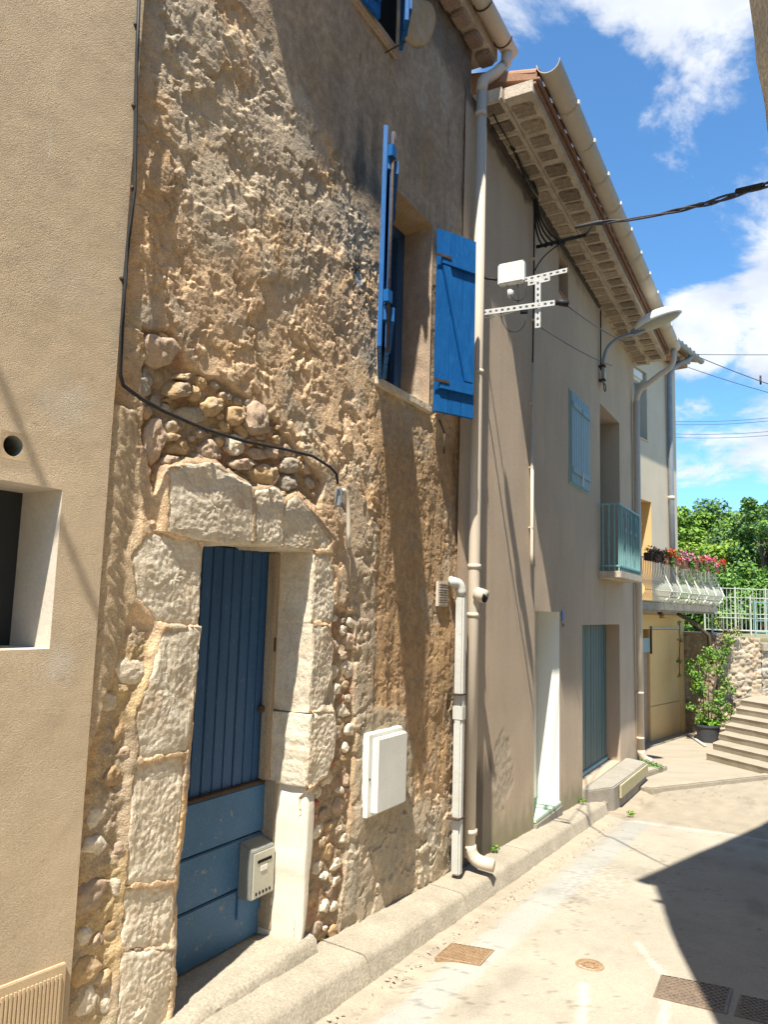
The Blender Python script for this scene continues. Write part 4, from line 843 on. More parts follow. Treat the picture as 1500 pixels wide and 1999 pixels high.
for o_ in (.452, .482): 
    tube('tile_edge', MT['rod'], c2, [V(u, o_, ZE(u)+.11-(.0 if o_ < .46 else -.03)) for u in (5.38, 7.5, 9.6, 11.75)], .016, 8)
m = MB(); m.add([V(5.38, .47, ZE(5.38)+.14), V(11.8, .47, ZE(11.8)+.14), V(11.8, -3.4, 6.6), V(5.38, -3.4, 6.7), V(5.38, .47, ZE(5.38)+.20), V(11.8, .47, ZE(11.8)+.20), V(11.8, -3.4, 6.75), V(5.38, -3.4, 6.85)], [(0, 1, 2, 3), (4, 5, 6, 7), (0, 1, 5, 4), (1, 2, 6, 5), (2, 3, 7, 6), (3, 0, 4, 7)]); m.build('roof', MT['tile'], H2)
rt2 = bpy.data.objects.new('roof_tiles', None); link(rt2, H2)
def canal_tile():
    m = MB(); vs = []; n = 8
    for j, (x, r) in enumerate(((0, .085), (.42, .07))):
        for k in range(n+1): a = math.pi*k/n; vs.append((r*math.cos(a), x, r*.8*math.sin(a)))
        for k in range(n, -1, -1): a = math.pi*k/n; vs.append(((r-.012)*math.cos(a), x, (r-.012)*.8*math.sin(a)))
    q = 2*(n+1); m.add(vs, [(k, (k+1) % q, q+(k+1) % q, q+k) for k in range(q)]+[tuple(range(q)), tuple(range(q, 2*q))]); ob = m.build('roof_tile', MT['tile'], None, smooth=False); me = ob.data; bpy.data.objects.remove(ob); return me
ctile = canal_tile()
for i in range(30):
    u = 5.46+i*.215
    for j in range(2):
        o = bpy.data.objects.new('roof_tile', ctile); link(o, rt2); o.location = V(u, .46-.36*j, ZE(u)+.20+.10*j+rg.uniform(-.004, .004)); o.rotation_euler = (R(15), 0, R(rg.uniform(-1.5, 1.5)))
half_gutter('gutter', MT['pvc'], H2, 5.38, 11.75, .560, ZE(5.4)+.26, ZE(11.75)+.23, .095)
# far downpipe of house 2
dp3 = bpy.data.objects.new('downpipe', None); link(dp3, H2)
tube('pipe', MT['pvc'], dp3, [V(11.6, .575, 5.50), V(11.6, .575, 5.36)]+arc(V(11.6, .56, 5.30), V(11.6, .54, 5.22), V(11.55, .40, 5.14), 4)+[V(11.47, .22, 4.98)]+arc(V(11.45, .14, 4.92), V(11.44, .07, 4.86), V(11.44, .065, 4.70), 5), .042, 14)
tube('pipe', MT['pvc'], dp3, [V(11.44, .065, 4.72), V(11.46, .065, 2.2), V(11.48, .07, -.28)], .048, 16)
tube('pipe_elbow', MT['pvc'], dp3, arc(V(11.48, .07, -.27), V(11.48, .07, -.40), V(11.52, .20, -.42), 6), .052, 14)
for z in (4.0, 2.9, .5, -.12): tube('pipe_collar', MT['pvc'], dp3, [V(11.46, .066, z), V(11.46, .066, z+.03)], .054, 16)
# conduit + cable on the wall
cd = bpy.data.objects.new('conduit', None); link(cd, H2)
tube('conduit_pipe', MT['pvc'], cd, [V(6.70, .028, 3.9), V(6.685, .028, 3.0), V(6.68, .028, 2.6)], .013, 8); tube('conduit_pipe', MT['pvc'], cd, [V(6.68, .028, 3.3), V(6.68, .03, 2.12), V(6.66, .04, 2.03)], .016, 8)
tube('cable', MT['black'], cd, [V(6.715, .025, 5.45), V(6.71, .025, 4.6), V(6.70, .022, 3.8)], .008, 6)
for z in (4.9, 4.3, 3.5, 2.9, 2.35): bx('clip', MT['pvc'], cd, 6.665, 6.725, .0, .045, z, z+.015, .002)
tube('cable', MT['black'], cd, [V(9.42, .02, 5.4), V(9.41, .02, 4.62)], .008, 6)
# bundle running under the soffit
bd_ = thing('eaves_cable_bundle', 'bundle of black cables tucked under the brick eaves beside the downpipe', 'cable bundle', tuple(P2.w(5.5, .04, 5.5)), P2.rot)
for k in range(5):
    pts = [V(-.17+.1*t*0+k*.006, .06+.012*k, .45) if False else V(-.18+6.72*0+(1.30)*t, .045+.012*math.sin(k*2+t*7), .13-.16*t-.03*math.sin(k+t*9)+.012*k-(.0)) for t in np.linspace(0, 1, 14)]
    tube('cable', MT['black'], bd_, pts, .007, 5)
p = PA.w(*(lambda q: (q[0], 0, q[1]))(PA.uv(0, 740))); q = PA.w(*(lambda q: (q[0], 0, q[1]))(PA.uv(222, 1275))); dd_ = q-p; kk = -L*(3.4/abs(L[2]))
wirething('overhead_wire', 'wire high over the lane above the ochre house window, seen only by its shadow', [tuple(p+kk-dd_*3.5), tuple(q+kk+dd_*.02)], .011)
# ================================================================== STREET LAMP
lp = thing('street_lamp', 'white dish shaped street lamp on a curved bracket under the eaves', 'street lamp', tuple(P2.w(9.4, 0, 4.45)), P2.rot)
tube('bracket_arm', MT['greymetal'], lp, [V(0, .05, 0), V(0, .05, .22)]+arc(V(0, .05, .24), V(.02, .06, .52), V(.16, .25, .62), 8)+[V(.30, .42, .70)], .021, 10)
for z in (.02, .2): bx('wall_clamp', MT['iron'], lp, -.03, .03, 0, .08, z, z+.03, .004)
tube('cable_loop', MT['black'], lp, [V(.05*math.sin(a), .07, -.06+.05*math.cos(a)) for a in np.linspace(0, 6.2, 14)], .006, 6); bx('fuse_box', MT['white'], lp, .05, .10, .02, .06, -.02, .16, .005)
hd = bpy.data.objects.new('lamp_head', None); link(hd, lp); hd.location = V(.30, .40, .70)
def ell(name, mat, parent, cz, ax, ay, at, ab, nu=28, nv=10):
    m = MB(); vs = []
    for j in range(nv+1):
        ph = math.pi*j/nv - math.pi/2
        for i in range(nu):
            th_ = 2*math.pi*i/nu; s = math.sin(ph); vs.append((ax*math.cos(ph)*math.cos(th_), -.28-ay*math.cos(ph)*math.sin(th_)*1, cz+(at if s > 0 else ab)*s))
    m.add(vs, [(j*nu+i, j*nu+(i+1) % nu, (j+1)*nu+(i+1) % nu, (j+1)*nu+i) for j in range(nv) for i in range(nu)]); return m.build(name, mat, parent, smooth=True)
ell('lamp_hood', MT['lampwhite'], hd, .02, .16, .30, .15, .012); ell('lamp_diffuser', MT['mailbox'], hd, .012, .135, .275, .01, .05)
bx('lamp_socket', MT['greymetal'], hd, -.05, .05, -.06, .12, -.035, .05, .01)
hd.rotation_euler = (R(-17), 0, R(0))
# ================================================================== ANTENNA
an = thing('router_bracket', 'white perforated steel bracket carrying a white radio box on the downpipe', 'antenna', tuple(P2.w(5.34, .04, 3.87)), P2.rot)
def perf(name, parent, p0, p1, w, axis):
    m = MB(); p0 = Vector(p0); p1 = Vector(p1); Ln = (p1-p0).length; d = (p1-p0)/Ln; s = Vector(axis).normalized(); t = d.cross(s).normalized()*.0035; k = max(1, int(Ln/.045)); st = Ln/k
    def slab(a, b, c, e):
        vs = [p0+d*x+s*y+t*q for q in (-1, 1) for x, y in ((a, c), (b, c), (b, e), (a, e))]; m.add(vs, [(0, 1, 2, 3), (4, 5, 6, 7), (0, 1, 5, 4), (1, 2, 6, 5), (2, 3, 7, 6), (3, 0, 4, 7)])
    slab(0, Ln, -w/2, -w*.2); slab(0, Ln, w*.2, w/2)
    for i in range(k+1):
        c = i*st; slab(max(0, c-st*.27), min(Ln, c+st*.27), -w*.2, w*.2)
    return m.build(name, MT['galv'], parent)
perf('bracket_strip', an, V(-.04, .03, 0), V(0, .59, 0), .042, (0, 0, 1)); perf('bracket_strip', an, V(.006, .46, -.17), V(.006, .46, .20), .042, (0, 1, 0)); perf('bracket_strip', an, V(.012, .34, .225), V(.012, .68, .24), .035, (0, 0, 1))
perf('bracket_strip', an, V(.012, .38, .19), V(.012, .55, .20), .035, (0, 0, 1))
rb = MB().box(-.03, .03, .15, .36, .205, .375).build('radio_box', MT['white'], an, bevel=.012); tube('box_stub', MT['black'], an, [V(.0, .02, .30), V(.0, .15, .26)], .01, 6)
stone('connector', MT['galv'], an, [(-.02, .10), (.02, .10), (.02, .16), (-.02, .16)], .27, .23, n=10, rings=2, rough=0)
for pts in ([V(-.01, .22, .20), V(-.02, .26, .06), V(-.02, .36, .05), V(-.01, .38, .15), V(0, .33, .2)], [V(0, .30, .2), V(-.01, .32, .08), V(-.01, .30, .01)], [V(-.01, .17, 0), V(-.02, .20, -.16), V(-.02, .32, -.2), V(-.02, .38, -.12), V(0, .36, -.02)]):
    q = []
    for i in range(len(pts)-2 if len(pts) > 3 else 1): 
        a = Vector(pts[i]); b = Vector(pts[i+1]); c = Vector(pts[i+2]); q += [(a+b)/2 if i else a]+[((1-t)**2)*((a+b)/2 if i else a)+2*t*(1-t)*b+t*t*((b+c)/2) for t in (.33, .66, 1)]
    tube('lead', MT['black'], an, q, .0035, 5)
tube('white_lead', MT['white'], an, [V(-.01, .03, -.03), V(-.012, .15, -.035), V(-.012, .27, -.02), V(-.01, .33, 0)], .005, 5)
tube('insulator', MT['black'], an, [V(.0, .60, .005), V(.04, .68, -.01)], .024, 10); tube('insulator', MT['black'], an, [V(0, .33, -.03), V(.0, .38, -.035)], .016, 8)
W2 = lambda u, o, z: tuple(P2.w(u, o, z))
wirething('overhead_wire', 'thin wire from the bracket with black insulators to the street lamp, the upper one', sag(W2(5.39, .70, 3.86), W2(10.6, .20, 5.30), .04), .005)
wirething('overhead_wire', 'thin wire running below it along the beige wall towards the lamp', sag(W2(5.50, .45, 3.78), W2(9.6, .12, 4.72), .03), .0045)
# thick cable crossing the lane
oc = thing('crossing_cable', 'thick twisted black cable crossing the lane from the beige wall to the right', 'cable', W2(6.75, .05, 5.12))
A0 = Vector(W2(6.78, .03, 5.17)); A1 = Vector(W2(6.80, .50, 5.10)); rr_ = raydir(1160, 436); 
E0 = Vector(CAM+rr_*6.4); E1 = Vector(CAM+raydir(1500, 360)*4.9); E2 = E1+(E1-E0)*.9+Vector((0, 0, .22))
main = [A1]+[A1.lerp(E0, t) for t in (.5,)]+[E0]+[E0.lerp(E1, t)-Vector((0, 0, .07*4*t*(1-t)*.6)) for t in (.25, .5, .75)]+[E1, E2]
for k in range(3):
    pts = []
    for i in range(len(main)-1):
        for t in np.linspace(0, 1, 9)[:-1]:
            s = (i+t)*5+k*2.1; p = Vector(main[i]).lerp(Vector(main[i+1]), t); pts.append(p+Vector((0, math.cos(s), math.sin(s*.7+k)))*.010)
    cable_child('strand', MT['wire'], oc, pts, .0068, 6)
cable_child('anchor_clamp', MT['black'], oc, [Vector(W2(6.80, .02, 5.08)), Vector(W2(6.80, .50, 5.10))], .017, 8); cable_child('strand', MT['wire'], oc, [E0-(E1-E0)*.15, E0+(E1-E0)*.06], .013, 8); cable_child('splice', MT['black'], oc, [E1-(E1-E0)*.13, E1-(E1-E0)*.02], .017, 8)
for k in range(4): cable_child('drop_lead', MT['black'], oc, arc(W2(6.72+.01*k, .02, 5.62), W2(6.70, .02+.02*k, 5.05+.03*k), W2(6.80, .12+.06*k, 5.06), 9), .009, 6)
cable_child('drop_lead', MT['black'], oc, arc(W2(6.80, .30, 5.08), W2(6.74, .1, 4.98), W2(6.715, .03, 4.8), 9), .006, 6)
# distant wires right
def far_wire(label, p0, p1, s=.05, r=.012, d0=14.5, d1=16):
    a = Vector(CAM+raydir(*p0)*d0); b = Vector(CAM+raydir(*p1)*d1); return wirething('overhead_wire', label, sag(a, b, s), r)
far_wire('thin horizontal wire leaving the roof corner of the cream house', (1358, 692), (1760, 688), .02, .006)
far_wire('wire sloping down to the right from the cream house roof, with a hanging tag', (1358, 694), (1760, 822), .10, .008)
far_wire('lowest of the three wires fanning out from the cream house roof', (1330, 712), (1760, 822), .10, .006)
for i, (y0, y1, l) in enumerate(((822, 770, 'topmost'), (828, 776, 'second'), (846, 800, 'third'), (853, 808, 'lowest'))):
    far_wire('%s of four faint wires low in the sky beyond the cream house' % l, (1300, y0), (1760, y1), .3, .009, 30, 30)
p = CAM+raydir(1486, 733)*15; wirething('wire_tag', 'small tag hanging from the sloping wire at the right', [tuple(p), tuple(p-np.array([0, 0, .16]))], .018, 'wire', 'tag')
# ================================================================== HOUSE 3 (cream, balcony with flowers)
H3 = house('cream_house', 'cream rendered house at the end with grey downpipe and flower balcony', P3)
wa = (1.10, 1.99, 4.69, 5.93); wb = (.95, 2.13, 1.80, 3.60); ga = (1.2, 3.45, -.60, 1.37); EV = 6.42
gridwall('wall', MT['render3'], H3, np.arange(-.3, 3.461, .04), np.arange(1.60, EV+.03, .04), [wa, wb], None)
gridwall('garage_wall', MT['yellow'], H3, np.arange(-.3, 3.661, .04), np.arange(-.9, 1.64, .04), [ga], None, off=.02)
m = MB(); m.add([V(3.46, 0, 1.6), V(3.46, 0, EV), V(3.46, -5, EV), V(3.46, -5, 1.6)], [(0, 1, 2, 3)]); m.build('side_wall', MT['render3'], H3)
m = MB(); m.add([V(3.66, .02, -.9), V(3.66, .02, 1.66), V(3.66, -5, 1.66), V(3.66, -5, -.9)], [(0, 1, 2, 3)]); m.build('garage_side', MT['yellow'], H3)
m = MB(); m.add([V(-.3, .0, 1.66), V(3.66, .02, 1.66), V(3.66, -5, 1.66), V(-.3, -5, 1.66)], [(0, 1, 2, 3)]); m.build('garage_roof', MT['slabc'], H3)
reveal('window_reveal', MT['render3'], H3, wa, .22); reveal('window_reveal', MT['yellow'], H3, wb, .22); reveal('garage_reveal', MT['yellow'], H3, ga, .05, off0=.02)
bx('window_pane', MT['paleblue'], H3, wa[0], wa[1], -.24, -.20, wa[2], wa[3], 0); bx('roller_box', MT['white'], H3, wa[0], wa[1]-.1, -.18, -.02, wa[3]-.2, wa[3], .04); bx('window_frame', MT['white'], H3, wa[0]+.38, wa[0]+.48, -.20, -.16, wa[2], wa[3]-.2, .004)
bx('window_sill', MT['render3'], H3, wa[0], wa[1]+.03, -.1, .02, wa[2]-.03, wa[2], .004)
bx('window_pane', MT['yellow'], H3, wb[0], wb[1], -.24, -.20, wb[2], wb[3], 0)
gg = bpy.data.objects.new('garage_door', None); link(gg, H3)
bx('door_leaf', MT['pink'], gg, 1.2, 1.99, -.10, -.05, -.62, 1.2, .005); bx('door_leaf', MT['yellow'], gg, 2.0, 3.45, -.06, -.01, .06, 1.36, .006); bx('door_leaf', MT['yellow'], gg, 2.0, 3.45, -.06, -.01, -.62, .052, .006)
bx('door_track', MT['mailbox'], gg, 1.9, 3.55, .02, .035, 1.37, 1.405, .004); bx('sign_panel', MT['paleblue'], gg, 1.6, 1.93, .0, .02, .98, 1.22, .003); bx('bracket', MT['iron'], gg, 1.93, 1.96, .02, .05, .95, 1.42, .004)
# roof of house 3
r3 = bpy.data.objects.new('roof', None); link(r3, H3)
bx('eaves_slab', MT['tile'], r3, -.3, 3.62, -.3, .20, EV, EV+.06, .01); bx('eaves_slab', MT['soffit'], r3, -.3, 3.60, .0, .26, EV+.06, EV+.12, .01)
for i in range(14): bx('eaves_brick', MT['tile'], r3, -.28+i*.27, -.05+i*.27, .03, .22, EV-.03, EV+.02, .01)
m = MB(); m.add([V(-.4, .36, EV+.12), V(3.78, .36, EV+.12), V(3.78, -3, EV+1.1), V(-.4, -3, EV+1.1), V(-.4, .36, EV+.20), V(3.78, .36, EV+.20), V(3.78, -3, EV+1.25), V(-.4, -3, EV+1.25)], [(0, 1, 2, 3), (4, 5, 6, 7), (0, 1, 5, 4), (1, 2, 6, 5), (2, 3, 7, 6), (3, 0, 4, 7)]); m.build('roof_deck', MT['tile'], r3)
for i in range(19):
    o = bpy.data.objects.new('roof_tile', ctile); link(o, r3); o.location = V(-.35+i*.222, .38, EV+.19); o.rotation_euler = (R(15), 0, 0)
half_gutter('gutter', MT['greymetal'], H3, -.3, 3.75, .42, EV+.16, EV+.13, .06, joints=False, sec=4.3)
dp4 = bpy.data.objects.new('downpipe', None); link(dp4, H3)
tube('pipe', MT['greymetal'], dp4, [V(3.2, .42, EV+.1)]+arc(V(3.15, .35, EV+.0), V(3.0, .10, EV-.1), V(2.96, .07, EV-.3), 6)+[V(2.98, .06, 4.0), V(3.02, .06, 1.85)], .050, 12); tube('pipe_collar', MT['pvc'], dp4, [V(2.99, .06, 3.75), V(2.99, .06, 3.82)], .058, 12)
# balcony
bal = bpy.data.objects.new('balcony', None); link(bal, H3)
BD = .60
bx('balcony_slab', MT['slabc'], bal, -.2, 3.60, .02, BD, 1.665, 1.765, .01); bx('slab_edge', MT['kerb'], bal, -.2, 3.63, BD, BD+.03, 1.69, 1.81, .008)
def bel(t): return .02+.10*math.sin(math.pi*min(1, t*1.25))*(1-t)*1.6   # belly of the bars
def belly_pts(u=None, o=None, k=10):
    pts = []
    for i in range(k+1):
        t = i/k; z = 1.80+.68*t; b = .14*math.exp(-((t-.28)/.2)**2)+.0; pts.append((z, b))
    return pts
bp_ = belly_pts()
m0 = MB(); m0.tube([(0, -b, z) for z, b in bp_], .007, 5); ob = m0.build('railing_bar', MT['whitefence'], None, smooth=True); barme = ob.data; bpy.data.objects.remove(ob)
for i in range(54):
    u = -.1+i*3.7/53; o = bpy.data.objects.new('railing_bar', barme); link(o, bal); o.location = V(u, BD+.01, 0)
for i in range(9):
    o = bpy.data.objects.new('railing_bar', barme); link(o, bal); o.location = V(3.61, .05+i*.066, 0); o.rotation_euler = (0, 0, R(90))
for z in (1.81, 2.47): bx('railing_rail', MT['whitefence'], bal, -.15, 3.63, BD, BD+.02, z, z+.02, .003); bx('railing_rail', MT['whitefence'], bal, 3.60, 3.62, .0, BD, z, z+.02, .003)
tube('railing_rail', MT['whitefence'], bal, [V(-.15, BD+.15, 1.985), V(3.68, BD+.15, 1.985), V(3.75, BD+.08, 1.985), V(3.75, .1, 1.985)], .007, 5)
for i in range(7):
    u = .9+i*.45; tube('railing_scroll', MT['white'], bal, [V(u, BD+.01, 2.46), V(u+.02, BD+.03, 2.3), V(u+.06, BD+.09, 2.14), V(u+.08, BD+.15, 2.0), V(u+.05, BD+.10, 1.88), V(u, BD+.02, 1.81)], .014, 6)
# foliage helpers
def leafcloud(name, mat, parent, centers, n, size, seed, mats=None, up=.3, asp=.6):
    r = np.random.default_rng(seed); C = np.array(centers, float); k = r.integers(0, len(C), n)
    d = r.normal(size=(n, 3)); d /= np.linalg.norm(d, axis=1)[:, None]; rad = r.random(n)**.45
    pos = C[k, :3]+d*rad[:, None]*C[k, 3:6]
    a = r.normal(size=(n, 3)); a /= np.linalg.norm(a, axis=1)[:, None]; nn = d*.6+r.normal(size=(n, 3))*.5+np.array([0, 0, up]); nn /= np.linalg.norm(nn, axis=1)[:, None]
    t = np.cross(nn, a); t /= np.linalg.norm(t, axis=1)[:, None]; b = np.cross(nn, t); s = size*(.6+.8*r.random(n))[:, None]
    v = np.stack([pos-t*s, pos-b*s*asp, pos+t*s, pos+b*s*asp], 1).reshape(-1, 3)
    q = np.arange(4*n, dtype=np.int32); me = bpy.data.meshes.new(name); me.vertices.add(4*n); me.vertices.foreach_set('co', v.reshape(-1)); me.loops.add(4*n); me.loops.foreach_set('vertex_index', q)
    me.polygons.add(n); me.polygons.foreach_set('loop_start', q[::4].copy()); me.update(calc_edges=True)
    for mm in (mats or [mat]): me.materials.append(mm)
    if mats: me.polygons.foreach_set('material_index', r.integers(0, len(mats), n).astype(np.int32))
    o = bpy.data.objects.new(name, me); return link(o, parent)
# flower boxes on the rail
specs = [(-.20, 'dark flower box at the left end of the balcony rail, shade put into its colours', None), (.20, 'flower box of red geraniums next to the dark one', ['red', 'leafD', 'red']), (.58, 'flower box of pale pink geraniums, third along the rail', ['pinkp', 'leafD', 'pinkp']),
         (.93, 'flower box of mixed red and pink geraniums before the trees', ['red', 'pinkp', 'leafD']), (1.27, 'flower box spilling deep pink geraniums near the rail corner', ['pinkp', 'red', 'pinkp']), (1.60, 'last flower box with red geraniums at the rail corner', ['red', 'red', 'leafD'])]
for i, (u, lab, fl) in enumerate(specs):
    t = thing('flower_box', lab, 'flower box', tuple(P3.w(.45+(u+.20)*1.75, BD+.05, 2.49)), P3.rot, 'flower boxes along the cream house balcony')
    bx('planter', MT['terracotta' if fl else 'iron'], t, -.26, .26, -.05, .07, -.06, .06, .008)
    leafcloud('foliage', MT['leafD'], t, [(x, -.03, .10, .10, .09, .07) for x in (-.22, -.11, 0, .11, .22)]+[(rg.uniform(-.25, .25), -.09, -.02, .05, .03, .10) for _ in range(3)], 420, .020, i, mats=[MT['leafD']] if fl else [MT['bark'], MT['rod']])  # leftmost box: dark brown colours stand in for the shade at that end
    if fl: leafcloud('blossoms', None, t, [(x, -.05-abs(rg.gauss(0, .02)), .12+rg.uniform(-.08, .05), .055, .055, .05) for x in np.linspace(-.27, .27, 13)], 380, .016, 50+i, mats=[MT[q] for q in fl], asp=.9)
# ================================================================== STAIRS
stt = thing('stone_staircase', 'worn concrete steps climbing to the right beside the stone wall', 'staircase', (5.0, 11.7, -.52))
ed = np.array([.36, -.93]); ed /= np.linalg.norm(ed); td = np.array([.63, .78]); td /= np.linalg.norm(td)
l0 = np.array([5.00, 11.73])
for i in range(7):
    z = -.41+.105*i; a = l0+td*.34*i - ed*.15; L_ = 4.2; q = [a, a+ed*L_, a+ed*L_+td*.9, a+td*.9]
    m = MB(); r2 = random.Random(i); nn_ = 30; vs = []
    ptsf = [a+ed*L_*j/nn_ for j in range(nn_+1)]
    for j, p in enumerate(ptsf):
        wv = r2.uniform(-.006, .006)
        for (dx, zz) in ((.9 if i < 6 else 2.2, -1.1), (.9 if i < 6 else 2.2, z-.0), (.03, z+wv*.4), (.0+wv, z-.012), (.012+wv*.5, z-.05), (.02, z-.12), (.02, -1.1)): vs.append((p[0]+td[0]*dx-5.0, p[1]+td[1]*dx-11.7, zz+.52))
    k = 7; m.add(vs, [(j*k+t, j*k+(t+1) % k, (j+1)*k+(t+1) % k, (j+1)*k+t) for j in range(nn_) for t in range(k)]+[tuple(range(k)), tuple(nn_*k+t for t in range(k))]); m.build('step', MT['forec'], stt)
bxw = MB(); a = l0-ed*.15-td*.55; q = [a, a+ed*.0-td*.0+np.array([.55, -.35]), l0+ed*.2, l0-ed*.15]
# ================================================================== RETAINING WALLS of rubble
def rubble_wall(name, label, p0, p1, z0, z1, seed, light_tint=(1, 1, 1), cap=None):
    p0 = np.array(p0, float); p1 = np.array(p1, float); L_ = np.linalg.norm(p1-p0); ang = math.atan2(p1[1]-p0[1], p1[0]-p0[0])
    t = thing(name, label, 'wall', (p0[0], p0[1], 0), ang); r = np.random.default_rng(seed)
    us = np.arange(0, L_, .022); zs = np.arange(z0, z1+.02, .022)
    k = int(L_*(z1-z0)/.0075); cu_ = r.random(k)*L_; cz_ = z0+r.random(k)*(z1-z0); cc = r.random((k, 3)); hh_ = r.random(k)*.03
    U, Z = np.meshgrid(us, zs); F1 = np.full(U.shape, 9.); F2 = F1.copy(); ID = np.zeros(U.shape, int)
    wu_ = U+.015*fbm(U*9, Z*9, 2, seed); wz_ = Z+.015*fbm(U*9, Z*9, 2, seed+1)
    for i in range(k):
        d = np.hypot((wu_-cu_[i])/1.35, wz_-cz_[i]); n1_ = d < F1; F2 = np.where(n1_, F1, np.minimum(F2, d)); ID = np.where(n1_, i, ID); F1 = np.where(n1_, d, F1)
    e = sstep(.0, .022, F2-F1); Hh = e*(.018+hh_[ID]*.8)+.006*fbm(U*20, Z*20, 3, seed+3)
    pal = np.array([[.46, .40, .31], [.40, .35, .27], [.44, .34, .25], [.52, .46, .37], [.33, .30, .25], [.48, .38, .26]])
    Cc = pal[(cc[ID, 0]*6).astype(int) % 6]*(.8+.4*cc[ID, 1])[..., None]*(1-.0*e)[..., None]; Cc = Cc*e[..., None]+np.array([.40, .35, .28])*(1-e)[..., None]; Cc = Cc*np.array(light_tint)*(1+.12*fbm(U*3, Z*3, 3, seed+5))[..., None]
    o = gridwall('masonry', MT['attr_stone'], t, us, zs, [], lambda a, b: Hh, lambda a, b, c: Cc, smooth=True); o['kind'] = 'stuff'
    bx('core', MT['greystone'], t, 0, L_, -.4, -.02, z0, z1-.01, 0)
    if cap: bx('coping', MT[cap[0]], t, cap[1], cap[2], -.38, .07, z1-.0, z1+cap[3], .01)
    return t
rubble_wall('garden_wall', 'dark shaded rubble wall between the garage and the potted plant', (5.66, 14.78), (6.15, 14.22), -.7, 1.28, 3, (.85, .78, .7), cap=('slabc', 0, .72, .04))  # masonry colour darkened to carry the shade on this wall
rubble_wall('retaining_wall', 'sunlit rubble retaining wall behind the pot and beside the steps', (6.15, 14.2), (6.95, 14.2), -.7, 1.25, 4, (1.05, 1, .95))  # same masonry brightened in colour for the sunlit side
rubble_wall('retaining_wall', 'rubble retaining wall with pale coping, above the steps at the right', (6.95, 14.2), (11.2, 15.1), -.7, 1.02, 5, cap=('kerb', .0, 4.3, .14))
# white pipe across the forecourt edge
wirething('drain_hose', 'short white pipe lying on the forecourt beside the black pot', [tuple(gpt(1344, 1434, -.5)), tuple(gpt(1360, 1444, -.5)), tuple(gpt(1378, 1456, -.5))], .022, 'whitepvc', 'pipe', n=8)
# ================================================================== POT AND PLANTS
def conepot(name, mat, parent, r0, r1, h, n=24):
    m = MB(); vs = []
    for r, z in ((r0, 0), (r1, h), (r1+.012, h), (r1+.012, h+.03), (r1-.015, h+.03), (r1-.02, h-.05)):
        vs += [(r*math.cos(2*math.pi*k/n), r*math.sin(2*math.pi*k/n), z) for k in range(n)]
    m.add(vs, [(j*n+k, j*n+(k+1) % n, (j+1)*n+(k+1) % n, (j+1)*n+k) for j in range(5) for k in range(n)]+[tuple(range(n)), tuple(5*n+k for k in range(n))]); return m.build(name, mat, parent, smooth=False)
ppos = gpt(1388, 1450, -.52)
pp_ = thing('potted_shrub', 'tall leafy shrub in a dark grey round pot against the stone wall', 'potted plant', (ppos[0], ppos[1]+.1, -.52))
po_ = conepot('pot', MT['pot'], pp_, .155, .20, .26); shade_auto(po_, 40)
for k in range(7):
    a = k*.9; tube('stem', MT['bark'], pp_, [(0.05*math.cos(a), .05*math.sin(a), .2), (.10*math.cos(a), .10*math.sin(a), .7), (.20*math.cos(a+.3), .10*math.sin(a), 1.15+.05*k)], [.009, .007, .004], 5)
leafcloud('foliage', MT['leafE'], pp_, [(x, y, .33, .12, .12, .07) for x, y in ((-.12, 0), (.05, -.06), (.15, .03), (0, .08))], 420, .024, 5)
leafcloud('foliage', None, pp_, [(rg.uniform(-.26, .26)+(.0 if z < 1 else -.03), rg.uniform(-.12, .12), z, .11, .10, .09) for z in np.linspace(.42, 1.55, 30)], 3300, .020, 6, mats=[MT['leafD'], MT['leafA'], MT['leafD'], MT['leafB']])
def creeper(label, px, z, n, seed, name='climbing_plant', mats=('leafA', 'leafB', 'leafD'), D=14.0, rad=.11):
    c = []; 
    for (x, y) in px: r = raydir(x, y); p = CAM+r*(D/r[1]); c.append(p)
    b = c[-1]; t = thing(name, label, 'climbing plant', (b[0], b[1], b[2]))
    leafcloud('foliage', None, t, [(p[0]-b[0], p[1]-b[1], p[2]-b[2], rad, .07, rad) for p in c], n, .02, seed, mats=[MT[q] for q in mats])
    for p, q in zip(c[:-1], c[1:]): tube('stem', MT['bark'], t, [tuple(p-b), tuple(q-b)], .008, 5)
creeper('yellow green climber hanging down the lit wall above the pot', [(1425, 1250), (1418, 1270), (1412, 1290), (1405, 1310), (1418, 1330), (1430, 1345)], 0, 900, 21, D=14.05)
creeper('small bush growing from the wall foot right of the pot', [(1420, 1380), (1428, 1390), (1415, 1402), (1432, 1405)], 0, 420, 22, D=13.9, rad=.08)
creeper('dry trailing plant on top of the wall under the fence', [(1400, 1215), (1420, 1235), (1440, 1232), (1412, 1248)], 0, 380, 23, mats=('leafB', 'rod', 'leafD'), D=14.1)
creeper('thin red leaved vine down the edge of the yellow garage', [(1328, 1215), (1329, 1250), (1327, 1290), (1328, 1320)], 0, 90, 24, mats=('rod', 'leafD'), D=14.1, rad=.05)
creeper('little red leaved sprig hanging below the balcony slab', [(1290, 1196), (1294, 1202)], 0, 60, 25, mats=('rod', 'iron'), D=12.9, rad=.05)
wt = thing('weed_tuft', 'green weed tuft at the foot of the far downpipe', 'weed', W2(11.45, .12, -.47)); leafcloud('foliage', None, wt, [(0, 0, .05, .12, .12, .07), (.1, -.12, .02, .12, .12, .04)], 320, .016, 31, mats=[MT['leafD'], MT['leafC']])
